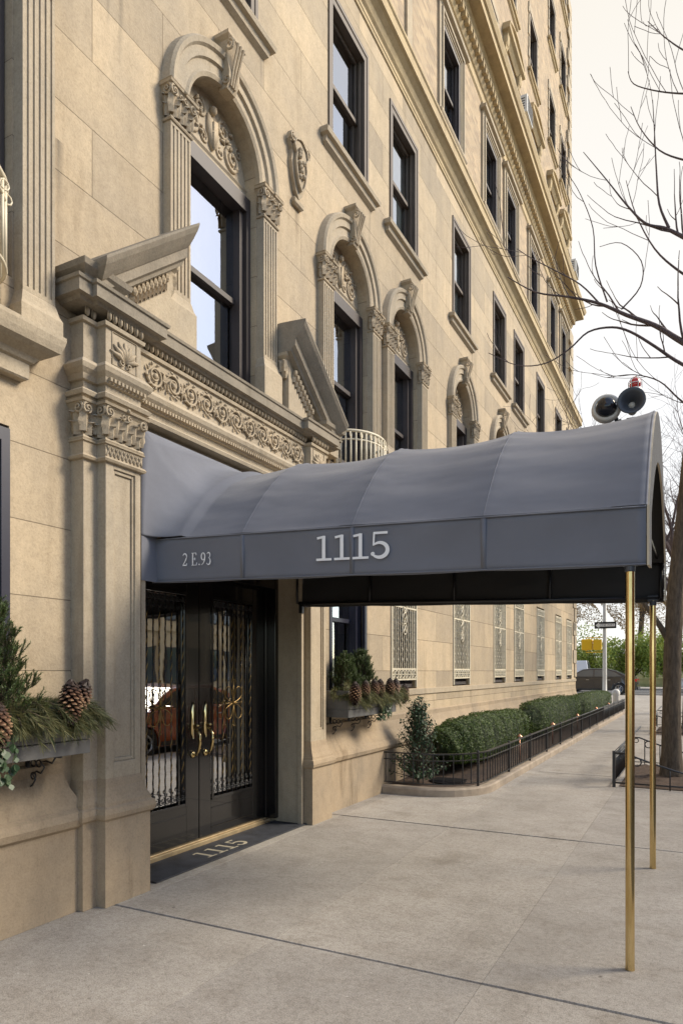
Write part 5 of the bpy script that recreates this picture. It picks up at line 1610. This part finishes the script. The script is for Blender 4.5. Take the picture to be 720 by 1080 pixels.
# tree guards
def treeguard(x0, x1, y0, y1, label):
    r = empty('tree_guard', (x0, y0, 0)); tag(r, label, 'tree guard', 'black iron guards round the street trees')
    w = x1-x0; d = y1-y0
    def rail(pts, rad, nm_):
        mb = MB(); mb.tube(pts, rad, 6); mb.build(nm_, 'iron', r, True)
    rail([(0,0,.06), (w,0,.06), (w,d,.06), (0,d,.06), (0,0,.06)], .012, 'bottom_rail')
    rail([(0,0,.47), (0,d,.47)], .016, 'top_rail'); rail([(0,0,.38), (0,d,.38)], .009, 'middle_rail')
    for yy in (0, d):
        sw_ = [(w*t, yy, .47-.42*sin(min(1, t*1.15)*pi/2)*.82) for t in [0, .12, .25, .4, .55, .7, .85, 1]]
        sw_[0] = (0, yy, .47)
        rail([(0, yy, .47), (.15, yy, .47)]+[(.15+(w-.15)*t, yy, .47-.36*(1-(1-t)**1.6)) for t in (.1, .25, .4, .55, .7, .85, 1)], .013, 'sloping_rail')
        mb = MB(); mb.tube([(.29+.055*cos(q*pi/8), yy, .36+.055*sin(q*pi/8)+.0) for q in range(16)], .01, 6, closed=True); mb.build('ring', 'iron', r, True); mb = MB(); mb.tube([(.10+.035*cos(q*pi/8), yy, .42+.035*sin(q*pi/8)) for q in range(16)], .007, 6, closed=True); mb.build('ring', 'iron', r, True)
        for t in (.0, .14, .28, .42, .56, .70, .84, 1):
            x = w*t; zt = .47 if x < .15 else .47-.36*(1-(1-(x-.15)/(w-.15))**1.6)
            mb = MB(); mb.tube([(x, yy, 0), (x, yy, zt)], .009, 5); mb.build('baluster', 'iron', r, True)
    n = int(d/.11)
    mb = MB(); mb.tube([(0,0,.06), (0,0,.47)], .008, 5); b0 = None
    for i in range(1, n):
        if b0 is None: b0 = mb.build('baluster', 'iron', r, True); o = b0
        else: o = b0.copy(); COL.objects.link(o); o.parent = r
        o.location = (0, d*i/n, 0)
    mb = MB(); mb.box(-.02, .02, -.02, .02, 0, .5); mb.build('post', 'iron', r); o = r.children[-1].copy(); COL.objects.link(o); o.parent = r; o.location = (0, d, 0)
treeguard(2.64, 4.3, 10.1, 12.6, 'nearest black iron tree guard with sloping rail around the thick trunk')
treeguard(2.64, 4.3, 18.9, 21.6, 'farther black iron tree guard partly hidden behind the rear brass pole')
random.seed(9)
for (a, b, c, d) in ((2.7, 4.3, 10.15, 12.55), (2.7, 4.3, 18.95, 21.55)):
    mb = MB(); nx, ny = 24, 30
    for i in range(nx+1):
        for j in range(ny+1): mb.v.append((a+(b-a)*i/nx, c+(d-c)*j/ny, .01+.035*R()*(0 < i < nx and 0 < j < ny)+.04*sin(pi*i/nx)*sin(pi*j/ny)))
    for i in range(nx):
        for j in range(ny):
            q = i*(ny+1)+j; mb.f.append((q, q+ny+1, q+ny+2, q+1)); mb.m.append(0)
    o = mb.build('tree_pit_soil', 'soil', None, True); o['kind'] = 'structure'

# ------------------------------------------------------------------ signal pole, sign, signal
PX_, PY_ = -.02, 32.6
o = MB(); o.lathe([(.16, 0), (.16, .25), (.095, .3), (.09, 1.0), (.075, 6.2), (.0, 6.25)], (0,0,0), 16)
pz = rise(PY_)
o = o.build('signal_pole', 'polepaint', None, True, loc=(PX_, PY_, pz)); tag(o, 'pale metal traffic signal pole at the avenue corner', 'pole')
r = empty('pedestrian_signal', (PX_, PY_, pz)); tag(r, 'yellow pedestrian signal housing mounted on the pale corner pole', 'traffic signal')
mb = MB(); mb.box(-.98, -.52, -.15, .15, 2.26, 2.76); mb.box(-.48, -.14, -.13, .17, 2.26, 2.74); mb.build('housing', 'yellow', r, False, .04)
mb = MB()
for z in (2.17, 2.83): mb.tube([(-.8, 0, z), (.08, 0, z)], .022, 6)
mb.tube([(-.8, 0, 2.22), (-.8, 0, 2.3)], .03, 6); mb.tube([(-.8, 0, 2.76), (-.8, 0, 2.7)], .03, 6); mb.build('arm', 'yellow', r, True)
mb = MB(); mb.box(-.93, -.57, -.17, -.15, 2.31, 2.71); mb.build('door_panel', 'yellow', r, False, .01)
r = empty('one_way_sign', (PX_, PY_-.12, pz)); tag(r, 'black one way sign with white left arrow high on the corner pole', 'sign')
mb = MB(); mb.box(-.42, .50, -.012, .012, 3.22, 3.52); mb.build('panel', 'blacksign', r)
mb = MB(); poly = [(-.38, 3.37), (-.22, 3.49), (-.22, 3.43), (.44, 3.43), (.44, 3.31), (-.22, 3.31), (-.22, 3.25)]
mb.add([(x, -.016, z) for x, z in poly], [tuple(range(7))]); mb.build('arrow', 'white', r)
cu = bpy.data.curves.new('t', 'FONT'); cu.body = 'ONE WAY'; cu.size = .125; cu.align_x = 'CENTER'; cu.align_y = 'CENTER'
to = bpy.data.objects.new('t', cu); COL.objects.link(to); bpy.context.view_layer.update()
me = bpy.data.meshes.new_from_object(to.evaluated_get(bpy.context.evaluated_depsgraph_get())); bpy.data.objects.remove(to)
me.materials.clear(); me.materials.append(M['blacksign']); o = bpy.data.objects.new('lettering', me); COL.objects.link(o); o.parent = r; o.location = (.11, -.02, 3.37); o.rotation_euler = (pi/2, 0, 0)
# bollard/newspaper pedestal like white post by the hedge end
r = MB(); r.lathe([(.12, 0), (.12, .5), (.15, .55), (.15, .7), (.08, .78), (0, .8)], (0,0,0), 14)
o = r.build('standpipe', 'polepaint', None, True, loc=(.75, 29.6, rise(29.6))); tag(o, 'short pale standpipe on the pavement past the end of the hedge', 'standpipe')
# small plate on building corner
mb = MB(); mb.box(W+.036, W+.05, 24.5, 24.66, 3.0, 3.25); part(mb, 'wall_plate', 'iron')

# ------------------------------------------------------------------ cars
def car(loc, rz, paint, label, name='parked_car', van=False, tail=True):
    r = empty(name, loc, rz); tag(r, label, 'car')
    Lh, Wd = 2.35, .88
    def arcp(cx, rr=.36, n=8): return [(cx+rr*cos(pi*i/n), .32+rr*sin(pi*i/n)) for i in range(n+1)]
    top_ = [(-2.35, .45), (-2.3, .72), (-2.15, .82), (-1.2, .94), (1.55, .98), (2.2, .96), (2.33, .80), (2.36, .42), (2.3, .26)]
    if van: top_ = [(-2.35, .45), (-2.3, .85), (-2.0, .98), (-1.5, 1.05), (2.25, 1.1), (2.33, .9), (2.36, .42), (2.3, .26)]
    bot = [(1.45+.37, .26)]+arcp(1.45)+[(1.45-.37, .24), (-1.4+.37, .24)]+arcp(-1.4)+[(-1.4-.37, .26), (-2.25, .26)]
    poly = top_+bot
    mb = MB(); n = len(poly)
    secs = [(-Wd+.06, .93), (-Wd, 1), (Wd, 1), (Wd-.06, .93)]
    secs = [(-Wd+.05, -.02), (-Wd, 0), (Wd, 0), (Wd-.05, -.02)]
    vs = []
    for (y, q) in secs:
        for (x, z) in poly:
            zz = z; xx = x
            if q and z > .6: zz = z+.0
            vs.append((xx, y if (z < .8 or q == 0) else y*(1 if q == 0 else .97), zz+(.015 if q else 0)*(1 if z > .8 else 0)))
    fs = []
    for s_ in range(3):
        for i in range(n): fs.append((s_*n+i, s_*n+(i+1) % n, (s_+1)*n+(i+1) % n, (s_+1)*n+i))
    fs += [tuple(range(n))[::-1], tuple(range(3*n, 4*n))]
    mb.add(vs, fs); mb.build('body', paint, r, False, .02)
    ht = 1.45 if not van else 1.95
    cab = [(-1.25, .93), (-.45, ht-.06), (.1, ht), (.85, ht-.02), (1.3, ht-.14), (1.95, .97)] if not van else [(-1.7, 1.03), (-1.1, ht-.05), (-.7, ht), (2.1, ht), (2.25, 1.08)]
    mb = MB(); n = len(cab); vs = []
    for s_ in (-1, 1):
        for (x, z) in cab: vs.append((x, s_*(Wd-.06-.2*(z-.9)/.6), z))
    mb.add(vs, [tuple(range(n)), tuple(range(n, 2*n))[::-1]]+[(i, i+n, i+n+1, i+1) for i in range(n-1)])
    mb.build('cabin', paint, r, False, .03)
    # side windows, windscreen, rear screen slightly proud of the cabin
    mb = MB()
    def yy(z): return Wd-.06-.2*(z-.9)/.6+.008
    wins = [[(-1.02, .99), (-.42, ht-.13), (.12, ht-.08), (.12, .99)], [(.18, .99), (.18, ht-.08), (.82, ht-.09), (1.18, ht-.2), (1.6, 1.0)]] if not van else [[(-1.5, 1.1), (-1.02, ht-.12), (-.3, ht-.1), (-.3, 1.1)], [(-.2, 1.1), (-.2, ht-.1), (.8, ht-.1), (.8, 1.1)]]
    for w_ in wins:
        for s_ in (-1, 1):
            q = [(x, s_*yy(z), z) for x, z in w_]; mb.add(q, [tuple(range(len(q)))])
    for (a, b) in ((cab[0], cab[1]), (cab[-1], cab[-2])):
        d = -.012 if a is cab[0] else .012
        z0, z1 = a[1]+.05, b[1]-.04
        t0 = (z0-a[1])/(b[1]-a[1]); t1 = (z1-a[1])/(b[1]-a[1]); xa = a[0]+(b[0]-a[0])*t0; xb = a[0]+(b[0]-a[0])*t1
        mb.add([(xa+d, -(yy(z0)-.08), z0+.006), (xa+d, yy(z0)-.08, z0+.006), (xb+d, yy(z1)-.08, z1+.006), (xb+d, -(yy(z1)-.08), z1+.006)], [(0,1,2,3)])
    mb.build('windows', 'domeglass' if paint == 'carred' else 'carglass', r)
    wh = None
    for x in (-1.4, 1.45):
        for s_ in (-1, 1):
            ax = (0, s_, 0)
            mb = MB(); mb.lathe([(.2, -.1), (.31, -.1), (.325, -.06), (.325, .06), (.31, .1), (.21, .1), (.2, .08)], (0,0,0), 24, ax)
            w_ = mb.build('wheel', 'tyre', r, True, loc=(x, s_*(Wd-.12), .325))
            mb = MB(); mb.lathe([(.0, .05), (.05, .07), (.06, .09), (.04, .1), (0, .1)], (0,0,0), 12, ax)
            mb.lathe([(.205, .08), (.205, .095), (.19, .1), (.18, .08)], (0,0,0), 24, ax)
            for k in range(7):
                a = 2*pi*k/7; mb.tube([(.03*cos(a), s_*.085, .03*sin(a)), (.19*cos(a), s_*.085, .19*sin(a))], .018, 5)
            mb.build('rim', 'rim', w_)
    for s_ in (-1, 1):
        mb = MB(); mb.obox((2.30, s_*.68, .80), (.035, 0, 0), (0, .17, 0), (0, 0, .075)); mb.obox((2.2, s_*(Wd-.01), .80), (.13, 0, 0), (0, .012, 0), (0, 0, .065)); mb.build('tail_light', 'redlens', r, False, .01)
        mb = MB(); mb.obox((-2.27, s_*.66, .70), (.04, 0, 0), (0, .18, 0), (0, 0, .06)); mb.build('headlight', 'clearlens', r, False, .01)
        mb = MB(); mb.obox((-.85, s_*(Wd+.06), 1.0), (.05, 0, 0), (0, .08, 0), (0, 0, .055)); mb.build('mirror', paint, r, False, .02)
        mb = MB()
        for xx in (-.25, .85): mb.box(xx, xx+.16, s_*(Wd+.012)-.012, s_*(Wd+.012)+.012, .80, .825)
        mb.build('door_handle', 'rim', r)
        mb = MB()
        for xx in (-.95, .12, 1.15): mb.box(xx, xx+.01, min(s_*Wd, s_*(Wd+.003)), max(s_*Wd, s_*(Wd+.003)), .33, .92)
        mb.box(-1.0, 1.05, min(s_*Wd, s_*(Wd+.01)), max(s_*Wd, s_*(Wd+.01)), .26, .34)
        mb.build('door_seams', 'bumper', r)
    mb = MB(); mb.box(2.3, 2.4, -.8, .8, .30, .44); mb.box(-2.42, -2.3, -.8, .8, .30, .44); mb.box(2.36, 2.372, -.25, .25, .55, .68); mb.build('bumper', 'bumper', r, False, .02)
    return r
car((-1.55, 40.6, .31), 0, 'cargrey', 'dark grey sedan crossing on the avenue behind the signal pole', 'sedan')
car((-4.6, 45.6, .31), 0, 'carwhite', 'white van on the avenue behind the dark grey sedan', 'white_van', van=True)
car((4.9, 47.4, .31), 0, 'carsilver', 'silver car on the far side of the avenue seen past the tree trunk', 'silver_car')
car((5.75, 11.3, -.13), pi/2, 'carred', 'orange red car parked at the kerb, seen only as a reflection in the door glass', 'parked_car')

# ------------------------------------------------------------------ park wall, shrubs, trees
mb = MB(); mb.box(-70, 70, 55.0, 55.5, .3, 1.0); mb.box(-70, 70, 54.93, 55.57, 1.0, 1.12)
M['parkwall'] = stone('park_wall_stone', (.36, .34, .17), (.24, .25, .10), ashlar=True)
o = mb.build('park_wall', 'parkwall'); tag(o, 'low stone park wall across the avenue', 'wall')
def shrub(x, y, z, rx, rz, n, m_, seed, label, cat='shrub', lf=.28, group='green shrubs behind the park wall'):
    random.seed(seed); r = empty('park_shrub', (x, y, z)); tag(r, label, cat, group)
    mb = MB(); st = MB(); cl = [(Vector((U(-.7, .7)*rx, U(-.5, .5)*rx, rz*U(.35, 1.5))), U(.35, .6)) for _ in range(14)]
    for c, q in cl:
        st.tube([(0,0,0), c*.5, c], [.12, .07, .03], 5)
        for _ in range(n//14):
            p = c+rv()*(R()**.4)*rx*q; leafquad(mb, p, rv()+Vector((0,0,.5)), rv(), U(.6, 1.2)*lf, U(.5, .9)*lf*.6)
    mb.build('foliage', m_, r); st.build('stems', 'bark', r)
sh = [(-9, 60, 1.0, 2.8, 2.6), (-4.5, 59, .8, 2.6, 2.2), (-1.3, 61, .8, 2.4, 2.3), (1.8, 60, .8, 2.5, 2.1), (5.0, 62, 1.0, 2.8, 2.4), (8.5, 60, .9, 2.6, 2.2), (12, 62, 1, 3, 2.5), (-14, 61, 1, 3, 2.6)]
nmz = ['broad green park shrub left of the signal pole', 'green park shrub just left of the yellow signal', 'bright green park shrub behind the one way sign', 'green park shrub between the signal pole and the brass pole', 'green park shrub seen between the two brass poles', 'green park shrub behind the street tree trunk', 'green park shrub farthest right, beyond the tree', 'green park shrub hidden mostly by the building corner']
for i, (x, y, z, a, b) in enumerate(sh): shrub(x, y, z, a, b, 5200, 'parkgreen', 100+i, nmz[i])
random.seed(200)
tn = ['brownish park tree above the shrubs, leftmost behind the building corner', 'brownish park tree behind the signal pole', 'brownish park tree above the shrub between pole and brass post', 'brownish park tree between the two brass poles', 'brownish park tree behind the street tree trunk', 'tall brownish park tree at the right photo edge', 'brownish park tree far right outside the poles']
for i, x in enumerate((-16, -8, -1.5, 4, 10, 16, 24)):
    y = 72+U(-3, 6); baretree(x, y, 2.4, 13+U(-1, 3), 300+i, tn[i], 'park trees beyond the wall', 'parktwig' if False else 'bark2', 3, .3, (3, 4), .016)
    r = [o for o in S.objects if o.get('label') == tn[i]][0]
    mb = MB()
    for _ in range(9500):
        v = rv()*(R()**.4); q = .75+.25*sin(v.x*6+v.z*5); leafquad(mb, Vector((v.x*4.6*q, v.y*4.6, 6.6+v.z*5.0*q)), rv(), rv(), U(.10, .22), U(.05, .13))
    mb.build('dry_leaves', 'parkbrown', r)

# ------------------------------------------------------------------ houses across the side street (seen in the glass)
def townhouse(y0, y1, h, m_, label, cols):
    r = empty('townhouse', (19, (y0+y1)/2, 0)); tag(r, label, 'building', 'houses across the side street')
    mb = MB(); w = (y1-y0)/2; mb.box(0, 10, -w+.02, w-.02, 0, h); mb.box(-.3, 0, -w+.02, w-.02, h-.5, h); mb.box(-.15, 0, -w+.02, w-.02, 3.6, 3.9)
    for k in range(cols+1): mb.box(-.18, 0, -w+.1+(2*w-.2)*k/cols-.12, -w+.1+(2*w-.2)*k/cols+.12, 0, h-.5)
    mb.build('wall', m_, r)
    for f in range(int(h//3.2)):
        for k in range(cols):
            y = -w+(2*w)*(k+.5)/cols; z = 1+f*3.2
            mb = MB(); mb.box(-.06, 0, y-.5, y+.5, z, z+1.8); wd = mb.build('window', 'frame', r)
            mb = MB(); mb.box(-.07, -.06, y-.44, y+.44, z+.06, z+1.74); mb.build('pane', 'carglass', wd)
townhouse(-8, 11, 9.5, 'brickred', 'red brick house across the side street, opposite the entrance', 6)
townhouse(11, 34, 11.5, 'streetstone', 'pale stone house across the side street, reflected in the entrance doors', 14)

# ------------------------------------------------------------------ light
w = bpy.data.worlds.new('World'); S.world = w; w.use_nodes = True
nt = w.node_tree; bg = nt.nodes['Background']
sky = nt.nodes.new('ShaderNodeTexSky'); sky.sky_type = 'NISHITA'; sky.sun_disc = False
SUN_EL = 36; SD = Vector((.86, .52, 0)).normalized()
sky.sun_elevation = radians(SUN_EL); sky.sun_rotation = atan2(SD.x, SD.y)
sky.air_density = 1.0; sky.dust_density = .8; sky.ozone_density = 1.0; sky.altitude = 30
nt.links.new(sky.outputs[0], bg.inputs[0]); bg.inputs[1].default_value = .14
# thin bright cloud veil over the sun side of the sky, clear blue elsewhere
bg2 = nt.nodes.new('ShaderNodeBackground'); bg2.inputs[0].default_value = (1.0, .95, .85, 1); bg2.inputs[1].default_value = .46
tc = nt.nodes.new('ShaderNodeTexCoord'); nz = nt.nodes.new('ShaderNodeVectorMath'); nz.operation = 'DOT_PRODUCT'
nt.links.new(tc.outputs['Generated'], nz.inputs[0]); vv = Vector((-.2, .8, .5)).normalized(); nz.inputs[1].default_value = vv
cn = nt.nodes.new('ShaderNodeTexNoise'); cn.inputs['Scale'].default_value = 2.5; cn.inputs['Detail'].default_value = 5; nt.links.new(tc.outputs['Generated'], cn.inputs['Vector'])
ad = nt.nodes.new('ShaderNodeMath'); ad.operation = 'MULTIPLY_ADD'; nt.links.new(cn.outputs[0], ad.inputs[0]); ad.inputs[1].default_value = .35; nt.links.new(nz.outputs['Value'], ad.inputs[2])
mr = nt.nodes.new('ShaderNodeMapRange'); mr.interpolation_type = 'SMOOTHSTEP'; mr.inputs[1].default_value = .84; mr.inputs[2].default_value = 1.07; mr.inputs[3].default_value = .18; mr.inputs[4].default_value = .92
nt.links.new(ad.outputs[0], mr.inputs[0])
sx = nt.nodes.new('ShaderNodeSeparateXYZ'); nt.links.new(tc.outputs['Generated'], sx.inputs[0])
er = nt.nodes.new('ShaderNodeValToRGB'); er.color_ramp.elements[0].position = .33; er.color_ramp.elements[0].color = (1.08, 1.06, 1.03, 1); er.color_ramp.elements[1].position = .72; er.color_ramp.elements[1].color = (1.0, .925, .79, 1)
nt.links.new(sx.outputs[2], er.inputs[0]); nt.links.new(er.outputs[0], bg2.inputs[0])
ms = nt.nodes.new('ShaderNodeMixShader'); nt.links.new(mr.outputs[0], ms.inputs[0]); nt.links.new(bg.outputs[0], ms.inputs[1]); nt.links.new(bg2.outputs[0], ms.inputs[2])
nt.links.new(ms.outputs[0], nt.nodes['World Output'].inputs[0])
sl = bpy.data.lights.new('sun', 'SUN'); sl.energy = 2.15; sl.angle = radians(20); sl.color = (1, .88, .70)
so = bpy.data.objects.new('sun', sl); COL.objects.link(so)
d = Vector((SD.x*cos(radians(SUN_EL)), SD.y*cos(radians(SUN_EL)), sin(radians(SUN_EL))))
so.rotation_euler = d.to_track_quat('Z', 'Y').to_euler(); so.location = (10, 10, 20)
S.view_settings.view_transform = 'Standard'; S.view_settings.look = 'None'; S.view_settings.gamma = 1; S.view_settings.exposure = 1.15
S.render.engine = 'CYCLES'
S.cycles.max_bounces = 7; S.cycles.diffuse_bounces = 4; S.cycles.glossy_bounces = 4; S.cycles.transparent_max_bounces = 12; S.cycles.transmission_bounces = 4
S.render.resolution_x = 682; S.render.resolution_y = 1024
